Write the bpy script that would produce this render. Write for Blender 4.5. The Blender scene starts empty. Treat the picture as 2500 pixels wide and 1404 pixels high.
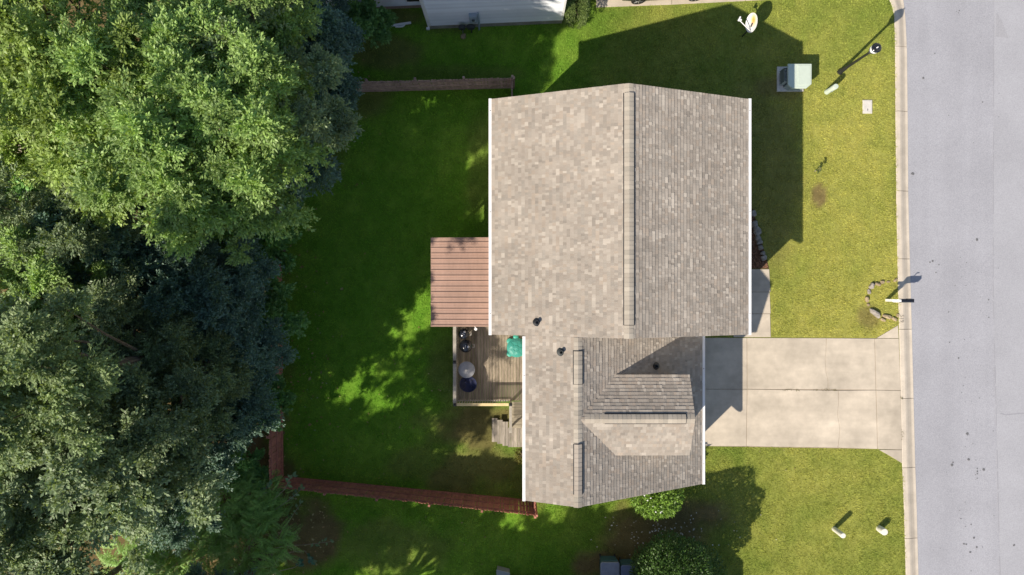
import bpy, math, random
import numpy as np
from mathutils import Vector, Matrix

R = math.radians
rng = np.random.default_rng(7)
random.seed(7)
scene = bpy.context.scene
COL = scene.collection

# ------------------------------------------------------------------ camera
CAM_H, FPX = 33.36, 1668.0
cam_d = bpy.data.cameras.new('camera')
cam = bpy.data.objects.new('camera', cam_d)
COL.objects.link(cam)
cam.location = (0, 0, CAM_H)
cam.rotation_euler = (0, 0, 0)
cam_d.sensor_width = 36
cam_d.lens = 36 * FPX / 2500
cam_d.clip_start = 0.5
cam_d.clip_end = 2000
scene.camera = cam

# ------------------------------------------------------------------ light
SUNV = Vector((0.85, 0.835, -1.0))          # shadow offset for one metre of height
SUN_ELEV = math.atan2(1, math.hypot(SUNV.x, SUNV.y))
world = bpy.data.worlds.new('World')
scene.world = world
world.use_nodes = True
nt = world.node_tree
bg = nt.nodes['Background']
sky = nt.nodes.new('ShaderNodeTexSky')
sky.sky_type = 'NISHITA'
sky.sun_disc = False
sky.sun_elevation = SUN_ELEV
sky.sun_rotation = math.atan2(-SUNV.x, -SUNV.y)
sky.air_density = 1.0
sky.dust_density = 1.0
nt.links.new(sky.outputs[0], bg.inputs[0])
bg.inputs[1].default_value = 0.10
sun_d = bpy.data.lights.new('sun', 'SUN')
sun = bpy.data.objects.new('sun', sun_d)
COL.objects.link(sun)
sun.location = (-30, -30, 50)
sun_d.energy = 5.0
sun_d.angle = R(0.53)
sun_d.color = (1.0, 0.90, 0.76)
sun.rotation_euler = SUNV.to_track_quat('-Z', 'Y').to_euler()

vs = scene.view_settings
vs.view_transform = 'Standard'
vs.look = 'None'
vs.exposure = 0.45
vs.gamma = 1.0
vs.use_curve_mapping = False
scene.render.engine = 'CYCLES'
scene.cycles.max_bounces = 5
scene.cycles.transparent_max_bounces = 4

# ------------------------------------------------------------------ helpers
ORG = {}


def P(px, py, z=0.0):
    """metres from photo pixel of a point at height z"""
    k = (CAM_H - z) / FPX
    return Vector(((px - 1250) * k, (702 - py) * k, z))


def tag(o, label=None, cat=None, group=None, kind=None):
    if label: o['label'] = label
    if cat: o['category'] = cat
    if group: o['group'] = group
    if kind: o['kind'] = kind
    return o


def link(o, loc, parent=None):
    loc = Vector(loc)
    COL.objects.link(o)
    if parent is not None:
        o.parent = parent
        o.location = loc - ORG[parent.name]
    else:
        o.location = loc
    ORG[o.name] = loc
    return o


def empty(name, loc, label, cat, group=None, kind=None):
    o = bpy.data.objects.new(name, None)
    o.empty_display_size = 0.2
    link(o, loc)
    return tag(o, label, cat, group, kind)


def np_mesh(name, V, F, mats, col=None, smooth=False, midx=None):
    """V (n,3); F array (m,k) or list of tuples"""
    me = bpy.data.meshes.new(name)
    V = np.asarray(V, dtype=np.float32)
    if isinstance(F, np.ndarray):
        m, k = F.shape
        me.vertices.add(len(V))
        me.vertices.foreach_set('co', V.ravel())
        me.loops.add(m * k)
        me.loops.foreach_set('vertex_index', F.ravel().astype(np.int32))
        me.polygons.add(m)
        me.polygons.foreach_set('loop_start', np.arange(0, m * k, k, dtype=np.int32))
        me.polygons.foreach_set('loop_total', np.full(m, k, dtype=np.int32))
        me.update(calc_edges=True)
    else:
        me.from_pydata([tuple(v) for v in V], [], [tuple(f) for f in F])
        me.update()
    if col is not None:
        a = me.color_attributes.new('col', 'FLOAT_COLOR', 'POINT')
        c = np.ones((len(V), 4), dtype=np.float32)
        c[:, :3] = col
        a.data.foreach_set('color', c.ravel())
    if not isinstance(mats, (list, tuple)):
        mats = [mats]
    for mm in mats:
        me.materials.append(mm)
    if midx is not None:
        me.polygons.foreach_set('material_index', np.asarray(midx, dtype=np.int32))
    if smooth:
        me.polygons.foreach_set('use_smooth', np.ones(len(me.polygons), dtype=bool))
    return me


class MB:
    """collects shapes in world coordinates, built as one mesh"""
    def __init__(s):
        s.v = []; s.f = []; s.c = []; s.cur = (1, 1, 1)

    def add(s, vs_, fs):
        b = len(s.v)
        s.v += [tuple(v) for v in vs_]
        s.c += [s.cur] * len(vs_)
        s.f += [tuple(b + i for i in f) for f in fs]
        return s

    def box(s, x0, x1, y0, y1, z0, z1, rz=0, piv=None, b=0.0):
        if b > 0:
            z2 = z1 - b
            q = [(x0, y0, z0), (x1, y0, z0), (x1, y1, z0), (x0, y1, z0),
                 (x0, y0, z2), (x1, y0, z2), (x1, y1, z2), (x0, y1, z2),
                 (x0 + b, y0 + b, z1), (x1 - b, y0 + b, z1), (x1 - b, y1 - b, z1), (x0 + b, y1 - b, z1)]
            fs = [(3, 2, 1, 0), (8, 9, 10, 11)]
            for k in (0, 4):
                for i in range(4):
                    j = (i + 1) % 4
                    fs.append((k + i, k + j, k + 4 + j, k + 4 + i))
        else:
            q = [(x0, y0, z0), (x1, y0, z0), (x1, y1, z0), (x0, y1, z0),
                 (x0, y0, z1), (x1, y0, z1), (x1, y1, z1), (x0, y1, z1)]
            fs = [(3, 2, 1, 0), (4, 5, 6, 7), (0, 1, 5, 4), (1, 2, 6, 5), (2, 3, 7, 6), (3, 0, 4, 7)]
        if rz:
            px, py = piv if piv else ((x0 + x1) / 2, (y0 + y1) / 2)
            c, sn = math.cos(rz), math.sin(rz)
            q = [(px + (x - px) * c - (y - py) * sn, py + (x - px) * sn + (y - py) * c, z) for x, y, z in q]
        return s.add(q, fs)

    def prism(s, pts, z0, z1, b=0.0):
        """vertical extrusion of polygon pts (ccw)"""
        n = len(pts)
        q = [(x, y, z0) for x, y in pts]
        if b:
            cx = sum(p[0] for p in pts) / n; cy = sum(p[1] for p in pts) / n
            q += [(x, y, z1 - b) for x, y in pts]
            for x, y in pts:
                d = math.hypot(x - cx, y - cy)
                k = (d - b) / d
                q.append((cx + (x - cx) * k, cy + (y - cy) * k, z1))
            rings = 3
        else:
            q += [(x, y, z1) for x, y in pts]
            rings = 2
        fs = [tuple(range(n - 1, -1, -1)), tuple((rings - 1) * n + i for i in range(n))]
        for r in range(rings - 1):
            for i in range(n):
                j = (i + 1) % n
                fs.append((r * n + i, r * n + j, (r + 1) * n + j, (r + 1) * n + i))
        return s.add(q, fs)

    def lathe(s, prof, c, n=20, axis=None):
        """prof [(r,z)] bottom to top round vertical axis at c; axis: Matrix rotation"""
        q = []; fs = []
        for r, z in prof:
            for i in range(n):
                a = 2 * math.pi * i / n
                p = Vector((r * math.cos(a), r * math.sin(a), z))
                if axis: p = axis @ p
                q.append((p.x + c[0], p.y + c[1], p.z + c[2]))
        m = len(prof)
        for k in range(m - 1):
            for i in range(n):
                j = (i + 1) % n
                fs.append((k * n + i, k * n + j, (k + 1) * n + j, (k + 1) * n + i))
        fs.append(tuple(range(n - 1, -1, -1)))
        fs.append(tuple((m - 1) * n + i for i in range(n)))
        return s.add(q, fs)

    def tube(s, pts, rad, n=8):
        pts = [Vector(p) for p in pts]
        if not isinstance(rad, (list, tuple)): rad = [rad] * len(pts)
        q = []; fs = []
        for k, p in enumerate(pts):
            d = (pts[min(k + 1, len(pts) - 1)] - pts[max(k - 1, 0)])
            d.normalize()
            a = Vector((0, 0, 1)) if abs(d.z) < 0.9 else Vector((1, 0, 0))
            u = d.cross(a).normalized(); w = d.cross(u)
            for i in range(n):
                t = 2 * math.pi * i / n
                o = p + (u * math.cos(t) + w * math.sin(t)) * rad[k]
                q.append(tuple(o))
        for k in range(len(pts) - 1):
            for i in range(n):
                j = (i + 1) % n
                fs.append((k * n + i, (k + 1) * n + i, (k + 1) * n + j, k * n + j))
        fs.append(tuple(range(n)))
        fs.append(tuple((len(pts) - 1) * n + i for i in range(n - 1, -1, -1)))
        return s.add(q, fs)

    def build(s, name, m, parent=None, org=None, smooth=False, col=False):
        v = np.array(s.v, dtype=np.float64)
        if org is None:
            org = Vector(ORG[parent.name]) if parent is not None else Vector(
                ((v[:, 0].min() + v[:, 0].max()) / 2, (v[:, 1].min() + v[:, 1].max()) / 2, v[:, 2].min()))
        v = v - np.array(org)
        me = np_mesh(name, v, s.f, m, col=np.array(s.c) if col else None)
        if smooth:
            for p in me.polygons:
                p.use_smooth = True
            me.set_sharp_from_angle(angle=R(40))
        o = bpy.data.objects.new(name, me)
        link(o, org, parent)
        return o


def lump(c, sx, sy, sz, seed, rz=0, n=1, jag=0.25):
    """irregular stone as vertex list"""
    r = random.Random(seed)
    t = (1 + 5 ** .5) / 2
    vs_ = [Vector(v).normalized() for v in [(-1, t, 0), (1, t, 0), (-1, -t, 0), (1, -t, 0), (0, -1, t), (0, 1, t),
           (0, -1, -t), (0, 1, -t), (t, 0, -1), (t, 0, 1), (-t, 0, -1), (-t, 0, 1)]]
    fs = [(0, 11, 5), (0, 5, 1), (0, 1, 7), (0, 7, 10), (0, 10, 11), (1, 5, 9), (5, 11, 4), (11, 10, 2), (10, 7, 6), (7, 1, 8),
          (3, 9, 4), (3, 4, 2), (3, 2, 6), (3, 6, 8), (3, 8, 9), (4, 9, 5), (2, 4, 11), (6, 2, 10), (8, 6, 7), (9, 8, 1)]
    for _ in range(n):
        mid = {}; nf = []
        def gm(a, b):
            k = (min(a, b), max(a, b))
            if k not in mid:
                vs_.append(((vs_[a] + vs_[b]) / 2).normalized()); mid[k] = len(vs_) - 1
            return mid[k]
        for a, b, c_ in fs:
            x, y, z = gm(a, b), gm(b, c_), gm(c_, a)
            nf += [(a, x, z), (b, y, x), (c_, z, y), (x, y, z)]
        fs = nf
    out = []
    cs, sn = math.cos(rz), math.sin(rz)
    for v in vs_:
        k = 1 - jag + 2 * jag * r.random()
        # flatten towards a squarish stone
        p = Vector((math.copysign(abs(v.x) ** .7, v.x) * sx, math.copysign(abs(v.y) ** .7, v.y) * sy, math.copysign(abs(v.z) ** .7, v.z) * sz)) * k
        out.append((c[0] + p.x * cs - p.y * sn, c[1] + p.x * sn + p.y * cs, c[2] + p.z))
    return out, fs


# ------------------------------------------------------------------ materials
def mat(name, col=(1, 1, 1), rough=0.8, spec=0.3, metal=0.0, attr=False, n1=None, n2=None, bump=None,
        trans=0.0, objrand=0.0, stretch=None, coat=0.0, n3=None):
    """n1/n2: (scale, lo, hi[, colour]) noise multipliers; bump (scale, strength, dist)"""
    m = bpy.data.materials.new(name)
    m.use_nodes = True
    t = m.node_tree
    N, L = t.nodes, t.links
    b = N['Principled BSDF']
    b.inputs['Roughness'].default_value = rough
    b.inputs['Specular IOR Level'].default_value = spec
    b.inputs['Metallic'].default_value = metal
    b.inputs['Coat Weight'].default_value = coat
    geo = N.new('ShaderNodeNewGeometry')
    pos = geo.outputs['Position']
    if stretch:
        mp = N.new('ShaderNodeVectorMath'); mp.operation = 'MULTIPLY'
        mp.inputs[1].default_value = stretch
        L.new(pos, mp.inputs[0]); pos = mp.outputs[0]
    if attr:
        a = N.new('ShaderNodeVertexColor'); a.layer_name = 'col'
        cur = a.outputs[0]
        if tuple(col) != (1, 1, 1):
            mm = N.new('ShaderNodeMix'); mm.data_type = 'RGBA'; mm.blend_type = 'MULTIPLY'; mm.inputs[0].default_value = 1
            L.new(cur, mm.inputs[6]); mm.inputs[7].default_value = (*col, 1); cur = mm.outputs[2]
    else:
        rgb = N.new('ShaderNodeRGB'); rgb.outputs[0].default_value = (*col, 1)
        cur = rgb.outputs[0]
    pos0 = pos
    for n in (n1, n2, n3):
        if not n: continue
        pos = pos0
        if n is n3:
            ms = N.new('ShaderNodeVectorMath'); ms.operation = 'MULTIPLY'; ms.inputs[1].default_value = n[3]
            L.new(geo.outputs['Position'], ms.inputs[0]); pos = ms.outputs[0]; n = n[:3]
        tx = N.new('ShaderNodeTexNoise'); tx.inputs['Scale'].default_value = n[0]
        tx.inputs['Detail'].default_value = 4; tx.inputs['Roughness'].default_value = .6
        L.new(pos, tx.inputs['Vector'])
        if len(n) > 3:
            mr = N.new('ShaderNodeMapRange'); mr.inputs[1].default_value = n[1]; mr.inputs[2].default_value = n[2]
            L.new(tx.outputs[0], mr.inputs[0])
            mm = N.new('ShaderNodeMix'); mm.data_type = 'RGBA'
            L.new(mr.outputs[0], mm.inputs[0]); L.new(cur, mm.inputs[6]); mm.inputs[7].default_value = (*n[3], 1)
        else:
            mr = N.new('ShaderNodeMapRange'); mr.inputs[1].default_value = .3; mr.inputs[2].default_value = .7
            mr.inputs[3].default_value = n[1]; mr.inputs[4].default_value = n[2]
            L.new(tx.outputs[0], mr.inputs[0])
            mm = N.new('ShaderNodeMix'); mm.data_type = 'RGBA'; mm.blend_type = 'MULTIPLY'; mm.inputs[0].default_value = 1
            L.new(cur, mm.inputs[6]); L.new(mr.outputs[0], mm.inputs[7])
        cur = mm.outputs[2]
    pos = pos0
    if objrand:
        oi = N.new('ShaderNodeObjectInfo')
        mr = N.new('ShaderNodeMapRange'); mr.inputs[3].default_value = 1 - objrand; mr.inputs[4].default_value = 1 + objrand
        L.new(oi.outputs['Random'], mr.inputs[0])
        mm = N.new('ShaderNodeMix'); mm.data_type = 'RGBA'; mm.blend_type = 'MULTIPLY'; mm.inputs[0].default_value = 1
        L.new(cur, mm.inputs[6]); L.new(mr.outputs[0], mm.inputs[7]); cur = mm.outputs[2]
    L.new(cur, b.inputs['Base Color'])
    if bump:
        tx = N.new('ShaderNodeTexNoise'); tx.inputs['Scale'].default_value = bump[0]; tx.inputs['Detail'].default_value = 3
        L.new(pos, tx.inputs['Vector'])
        bp = N.new('ShaderNodeBump'); bp.inputs['Strength'].default_value = bump[1]; bp.inputs['Distance'].default_value = bump[2]
        L.new(tx.outputs[0], bp.inputs['Height']); L.new(bp.outputs[0], b.inputs['Normal'])
    if trans:
        tr = N.new('ShaderNodeBsdfTranslucent')
        mm = N.new('ShaderNodeMix'); mm.data_type = 'RGBA'; mm.blend_type = 'MULTIPLY'; mm.inputs[0].default_value = 1
        L.new(cur, mm.inputs[6]); mm.inputs[7].default_value = (1.35, 1.3, .5, 1)
        L.new(mm.outputs[2], tr.inputs['Color'])
        mx = N.new('ShaderNodeMixShader'); mx.inputs[0].default_value = trans
        L.new(b.outputs[0], mx.inputs[1]); L.new(tr.outputs[0], mx.inputs[2])
        L.new(mx.outputs[0], N['Material Output'].inputs[0])
    return m


M = {}
M['ground'] = mat('soil_and_thatch', attr=True, rough=1, spec=.05, n1=(2.5, .8, 1.15), n2=(30, .65, 1.25), bump=(25, .5, .03))
M['grass'] = mat('grass_blade', attr=True, rough=.7, spec=.2, trans=.25)
M['asphalt'] = mat('old_asphalt', (.328, .33, .360), rough=.95, spec=.15, n1=(.3, .92, 1.06), n2=(26, .82, 1.15), n3=(.9, .94, 1.05, (1, .03, 1)), bump=(60, .3, .01))
M['asphalt_patch'] = mat('asphalt_patch', (.34, .342, .370), rough=.95, spec=.15, n1=(.4, .93, 1.05), n2=(26, .86, 1.12), bump=(60, .3, .01))
M['stain'] = mat('oil_stain', (.13, .13, .135), rough=.7)
M['seam_or_shadow'] = mat('road_seam', (.27, .27, .295), rough=.95)
M['concrete'] = mat('driveway_concrete', (.545, .475, .382), rough=.92, spec=.15, n1=(.55, .76, 1.07), n2=(2.6, .90, 1.05), n3=(1.6, .91, 1.05, (.12, 1, 1)), objrand=.04, bump=(80, .15, .004))
M['kerb'] = mat('kerb_concrete', (.57, .50, .41), attr=True, rough=.92, spec=.15, n1=(1.4, .84, 1.06), n2=(18, .93, 1.05), objrand=.05)
M['joint'] = mat('joint_dirt', (.27, .22, .165), rough=1)
M['shingle'] = mat('shingle_granules', attr=True, rough=.95, spec=.1, n3=(1.5, .93, 1.06, (.18, 1, .18)), n1=(.55, .90, 1.08), n2=(60, .86, 1.12))
for _n in M['shingle'].node_tree.nodes:
    if _n.type == 'BSDF_PRINCIPLED' and 'Diffuse Roughness' in _n.inputs: _n.inputs['Diffuse Roughness'].default_value = .45
M['cap'] = mat('ridge_cap_granules', attr=True, rough=.95, spec=.1, n2=(40, .9, 1.08))
for _n in M['cap'].node_tree.nodes:
    if _n.type == 'BSDF_PRINCIPLED': _n.inputs['Diffuse Roughness'].default_value = .45
M['vent_dark'] = mat('vent_plastic', (.02, .02, .024), rough=.6)
M['white'] = mat('white_paint', (.8, .8, .8), rough=.45, spec=.4, n2=(3, .95, 1.02))
M['white_wall'] = mat('white_siding', (.80, .83, .88), rough=.5, spec=.4, n1=(.8, .95, 1.03), objrand=.09)
M['wall'] = mat('beige_siding', (.5, .46, .4), rough=.7, n1=(.6, .95, 1.05))
M['foundation'] = mat('foundation_block', (.33, .31, .28), rough=.95, n1=(2, .7, 1.15), n2=(14, .8, 1.15))
M['glass'] = mat('window_glass', (.03, .04, .05), rough=.05, spec=.6)
M['metal_roof'] = mat('painted_metal_roof', (.36, .235, .185), rough=.55, spec=.35, n1=(1.1, .86, 1.08), n2=(10, .92, 1.06), stretch=(1, .25, 1), objrand=.05)
M['deck'] = mat('weathered_deck_wood', (.31, .26, .195), rough=.85, spec=.15, n1=(3.5, .62, 1.2), n2=(16, .75, 1.2), stretch=(2.2, .22, 1), objrand=.16)
M['deck_x'] = mat('weathered_step_wood', (.30, .265, .20), rough=.85, spec=.15, n1=(3.5, .62, 1.2), n2=(16, .75, 1.2), stretch=(.22, 2.2, 1), objrand=.14)
M['deck_y'] = mat('weathered_grey_wood', (.34, .30, .25), rough=.85, spec=.15, n1=(3.5, .6, 1.2), n2=(16, .7, 1.2), stretch=(2.6, .22, 1), objrand=.14)
M['rail'] = mat('railing_wood', (.36, .33, .28), rough=.8, n1=(4, .75, 1.15))
M['rail_lit'] = mat('sunlit_railing_wood', (.62, .5, .27), rough=.75, n1=(4, .85, 1.1))  # railing wood with yellow sunlight painted into its colour
M['black'] = mat('black_paint', (.02, .021, .024), rough=.4, spec=.5, n2=(8, .8, 1.2))
M['enamel'] = mat('black_enamel', (.012, .014, .02), rough=.18, spec=.6)
M['steel'] = mat('brushed_steel', (.55, .55, .56), rough=.35, metal=.9)
M['table'] = mat('table_top', (.30, .30, .315), rough=.5, n1=(5, .88, 1.08))
M['navy'] = mat('navy_fabric', (.025, .03, .075), rough=.8, n2=(12, .8, 1.2))
M['teal'] = mat('teal_plastic', (.045, .33, .25), rough=.45, spec=.4, n1=(2, .92, 1.06))
M['teal_dark'] = mat('teal_plastic_lid', (.04, .25, .205), rough=.45, spec=.4, n1=(3, .92, 1.06))
M['fence_grey'] = mat('weathered_fence_wood', (.42, .30, .25), rough=.9, n1=(3, .75, 1.15), n2=(12, .8, 1.15), objrand=.15)
M['fence_red'] = mat('red_stained_fence', (.43, .18, .13), rough=.85, n1=(3, .75, 1.15), n2=(12, .8, 1.15), objrand=.14)
M['mint'] = mat('mint_paint', (.50, .57, .49), rough=.5, spec=.4, n1=(6, .95, 1.03))
M['mint_dark'] = mat('grey_green_paint', (.32, .37, .36), rough=.5, n1=(6, .95, 1.03))
M['pale_post'] = mat('pale_plastic', (.68, .66, .58), rough=.5, n1=(5, .95, 1.03))
M['lid'] = mat('meter_lid_concrete', (.60, .57, .52), rough=.9, n1=(5, .85, 1.05), n2=(30, .9, 1.05))
M['stone'] = mat('garden_stone', (.34, .265, .165), rough=.95, n1=(7, .75, 1.15), n2=(30, .8, 1.15), objrand=.2, bump=(14, .5, .03))
M['stone_grey'] = mat('grey_garden_stone', (.30, .27, .235), rough=.95, n1=(7, .6, 1.2), n2=(30, .8, 1.15), objrand=.2, bump=(14, .5, .03))
M['mulch'] = mat('mulch', attr=True, rough=1, spec=.1)
M['dish'] = mat('dish_reflector', attr=True, rough=.55, n1=(9, .92, 1.05))
M['bark'] = mat('bark', (.15, .115, .085), rough=.95, n1=(5, .7, 1.2), bump=(12, .5, .03))
M['twig'] = mat('twig_bark', (.33, .27, .21), rough=.9, n1=(5, .8, 1.2))
M['leaf'] = mat('leaf', attr=True, rough=.5, spec=.4, trans=.33, objrand=.12)
M['leaf_gloss'] = mat('glossy_leaf', attr=True, rough=.48, spec=.35, trans=.12)
M['litter'] = mat('fallen_leaf', attr=True, rough=.8)
M['bin_grey'] = mat('grey_bin_plastic', (.22, .25, .32), rough=.5, n1=(4, .85, 1.1))
M['bin_teal'] = mat('dark_teal_bin_plastic', (.04, .10, .11), rough=.5)
M['bin_blue'] = mat('blue_grey_bin_lid', (.13, .17, .28), rough=.5, n1=(4, .9, 1.1))
M['car_paint'] = mat('dark_car_paint', (.03, .032, .036), rough=.25, spec=.6, coat=.6)
M['car_blue'] = mat('blue_grey_car_paint', (.16, .20, .28), rough=.3, spec=.6, coat=.6)
M['tyre'] = mat('tyre_rubber', (.02, .02, .02), rough=.85)
M['paint_num'] = mat('faded_paint', (.25, .22, .18), rough=.9, n1=(40, .6, 1.6))
M['grey_box'] = mat('grey_meter_enamel', (.33, .40, .47), rough=.45, n1=(4, .95, 1.04))
M['pipe_dark'] = mat('dark_iron', (.05, .055, .055), rough=.6)
M['crack_weed'] = mat('crack_weed', (.16, .15, .045), rough=.9)


# ------------------------------------------------------------------ noise for colour maps
def vnoise(x, y, scale, seed):
    r = np.random.default_rng(seed)
    g = r.random((256, 256))
    x = x * scale + 37.3; y = y * scale + 91.7
    xi = np.floor(x).astype(int); yi = np.floor(y).astype(int)
    fx = x - xi; fy = y - yi
    fx = fx * fx * (3 - 2 * fx); fy = fy * fy * (3 - 2 * fy)
    a = g[xi % 256, yi % 256]; b = g[(xi + 1) % 256, yi % 256]
    c = g[xi % 256, (yi + 1) % 256]; d = g[(xi + 1) % 256, (yi + 1) % 256]
    return (a * (1 - fx) + b * fx) * (1 - fy) + (c * (1 - fx) + d * fx) * fy


def fbm(x, y, scale, seed, o=4):
    s = 0; a = .5; t = 0
    for i in range(o):
        s = s + a * vnoise(x, y, scale * 2 ** i, seed + i); t += a; a *= .55
    return s / t


def sstep(x, a, b):
    t = np.clip((x - a) / (b - a), 0, 1)
    return t * t * (3 - 2 * t)


# kerb line: photo y -> photo x of back edge and of asphalt edge (ground level)
KY = [-260, -120, 0, 12, 40, 120, 300, 470, 600, 700, 850, 970, 1130, 1250, 1404, 1700]
KL = [2176, 2176, 2171, 2178, 2184, 2186, 2187, 2189, 2191, 2193, 2197, 2200, 2203, 2208, 2212, 2221]
KR = [2200, 2203, 2208, 2210, 2213, 2217, 2219, 2220, 2223, 2226, 2230, 2233, 2237, 2241, 2245, 2254]


def kerb_x(py, which=0):
    return np.interp(py, KY, KL if which == 0 else KR)


def gpx(x, y):
    return 1250 + 50 * x, 702 - 50 * y


DIRT = [  # px, py, rx, ry, strength : bare or thin turf
    (1150, 1040, 110, 60, .8), (1180, 1150, 130, 70, .65), (1060, 1130, 90, 50, .35), (1085, 900, 40, 90, .4),
    (930, 130, 90, 40, .55), (900, 240, 60, 40, .5), (770, 400, 60, 60, .55), (1180, 420, 40, 120, .3),
    (1640, 1290, 130, 70, .8), (1560, 1350, 90, 60, .8), (1480, 1380, 70, 40, .85), (1300, 1150, 40, 90, .5),
    (730, 1300, 90, 90, .9), (690, 1200, 40, 60, .8), (960, 1340, 120, 60, .35), (1090, 60, 60, 16, .5),
    (1900, 215, 55, 30, .55), (1850, 420, 90, 200, .3), (1998, 478, 15, 26, .8), (2120, 770, 26, 26, .55), (990, 40, 60, 20, .6), (1120, 180, 150, 20, .3), (860, 60, 60, 60, .6),
]


def ground_col(x, y):
    px, py = gpx(x, y)
    w = fbm(x, y, .35, 11)
    f = fbm(x, y, 1.6, 23)
    front = sstep(px, 1650, 2050) * sstep(py, 20, 260)
    t = np.clip(.12 + .46 * front + .16 * sstep(px, 1400, 1700) + (w - .5) * .55 + (f - .5) * .5 - .22 * sstep(py, 880, 1040) * front, 0, 1)
    green = np.array([.15, .225, .034]); yel = np.array([.44, .415, .105])
    c = green + (yel - green) * t[..., None]
    back = 1 - sstep(px, 1250, 1560)
    c = c * (1 - back[..., None] * np.array([.02, -.42, .15]))
    nz = fbm(x, y, .9, 51)
    d = np.zeros_like(px)
    for (a, b, rx, ry, s) in DIRT:
        q = ((px - a) / rx) ** 2 + ((py - b) / ry) ** 2
        d = np.maximum(d, s * np.clip(1.5 - q * .9 - (nz - .5) * 2.2, 0, 1))
    # forest floor beyond the fence
    d = np.maximum(d, .95 * sstep(px + (nz - .5) * 160, 720, 600))
    soil = np.array([.20, .135, .07]) * (.7 + .6 * f)[..., None]
    c = c + (soil - c) * d[..., None]
    return c, d


# ------------------------------------------------------------------ the setting
xs = np.concatenate([[-600, -200, -80, -45], np.arange(-32, 30.01, .25), [45, 80, 200, 600]])
ys = np.concatenate([[-600, -200, -80, -40], np.arange(-24, 24.01, .25), [40, 80, 200, 600]])
GX, GY = np.meshgrid(xs, ys)
_, gpy = gpx(GX, GY)
kx = (kerb_x(gpy) - 1250) / 50
GZ = np.where(GX > kx + .2, -.3, 0.0)
GZ = np.where(GX > 31.5, 0.0, GZ)
gc, gd = ground_col(GX.ravel(), GY.ravel())
nx, ny = len(xs), len(ys)
idx = np.arange(nx * ny).reshape(ny, nx)
F = np.stack([idx[:-1, :-1], idx[:-1, 1:], idx[1:, 1:], idx[1:, :-1]], -1).reshape(-1, 4)
me = np_mesh('ground', np.stack([GX, GY, GZ], -1).reshape(-1, 3), F, M['ground'], col=gc * .8)
ground = bpy.data.objects.new('ground', me)
link(ground, (0, 0, 0))
tag(ground, 'lawn ground running from the wood to the kerb', 'ground', kind='structure')

# road
pys = np.linspace(-1500, 2900, 60)
mb = MB()
for a, b in zip(pys[:-1], pys[1:]):
    xa = (kerb_x(a, 1) - 1250) / 50 - .02; xb = (kerb_x(b, 1) - 1250) / 50 - .02
    ya = (702 - a) / 50; yb = (702 - b) / 50
    mb.add([(xa, ya, -.1), (xb, yb, -.1), (31, yb, -.1), (31, ya, -.1)], [(0, 1, 2, 3)])
road = mb.build('road', M['asphalt'], org=(26, 0, -.1))
tag(road, 'grey asphalt street along the right side', 'road', kind='structure')
mb = MB()
for a, b in zip(pys[:-1], pys[1:]):
    xa = np.interp(a, [-300, 0, 700, 1404], [2430, 2431, 2428, 2446]); xb = np.interp(b, [-300, 0, 700, 1404], [2430, 2431, 2428, 2446])
    xa = (xa - 1250) / 50; xb = (xb - 1250) / 50
    ya = (702 - a) / 50; yb = (702 - b) / 50
    mb.add([(xa, ya, -.095), (xb, yb, -.095), (31, yb, -.095), (31, ya, -.095)], [(0, 1, 2, 3)])
mb.build('asphalt_lane', M['asphalt_patch'], road)
mb = MB()
for k in range(26):
    a = 60 + k * 52; b = a + 45
    if k % 5 == 4: continue
    xa = (np.interp(a, [0, 700, 1404], [2430, 2428, 2445]) - 1250) / 50; xb = (np.interp(b, [0, 700, 1404], [2430, 2428, 2445]) - 1250) / 50
    ya = (702 - a) / 50; yb = (702 - b) / 50; w = .012 + .01 * random.random()
    mb.add([(xa - w, ya, -.091), (xb - w, yb, -.091), (xb + w, yb, -.091), (xa + w, ya, -.091)], [(0, 1, 2, 3)])
pts = [(2445, 1010), (2460, 1014), (2475, 1012), (2500, 1010), (2520, 1011)]
for (a, b), (c, d) in zip(pts[:-1], pts[1:]):
    mb.add([P(a, b - 1, 0) - Vector((0, 0, .091)), P(c, d - 1) - Vector((0, 0, .091)), P(c, d + 1) - Vector((0, 0, .091)), P(a, b + 1) - Vector((0, 0, .091))], [(0, 3, 2, 1)])
mb.build('road_crack', M['seam_or_shadow'], road)
M['old_patch'] = mat('old_road_patch', (.312, .312, .335), rough=.95, n2=(26, .84, 1.13))
mb = MB()
mb.add([P(2436, 28) - Vector((0, 0, .091)), P(2434, 88) - Vector((0, 0, .091)), P(2465, 90) - Vector((0, 0, .091)), P(2448, 45) - Vector((0, 0, .091))], [(0, 1, 2, 3)])
mb.build('repair_patch', M['old_patch'], road)
mb = MB()
SP = [(2257, 189, 3.4), (2231, 423, 5), (2388, 585, 4), (2273, 640, 2.6), (2280, 637, 3), (2295, 646, 2), (2288, 665, 2), (2402, 248, 2.6),
      (2285, 129, 1.8), (2345, 24, 1.8), (2343, 30, 1.5), (2365, 1060, 4.5), (2368, 1123, 4), (2327, 1136, 4), (2330, 1130, 2.5), (2405, 1147, 4), (2389, 1145, 2), (2389, 1152, 2.3), (2389, 1158, 2.3), (2389, 1169, 2), (2343, 875, 2.4), (2319, 762, 2), (2321, 836, 2),
      (2417, 732, 2.2), (2417, 775, 2), (2381, 1315, 3.4), (2356, 1330, 2.6), (2362, 1331, 2.3), (2388, 1338, 3), (2372, 1350, 3), (2479, 1333, 3.4), (2234, 1209, 3.4), (2235, 1329, 2.6), (2349, 1268, 2), (2374, 1282, 2)]
for k in range(100):
    SP.append((random.gauss(2378, 34), random.uniform(0, 1404), random.choice([.7, .9, 1.0, 1.4])))
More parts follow.
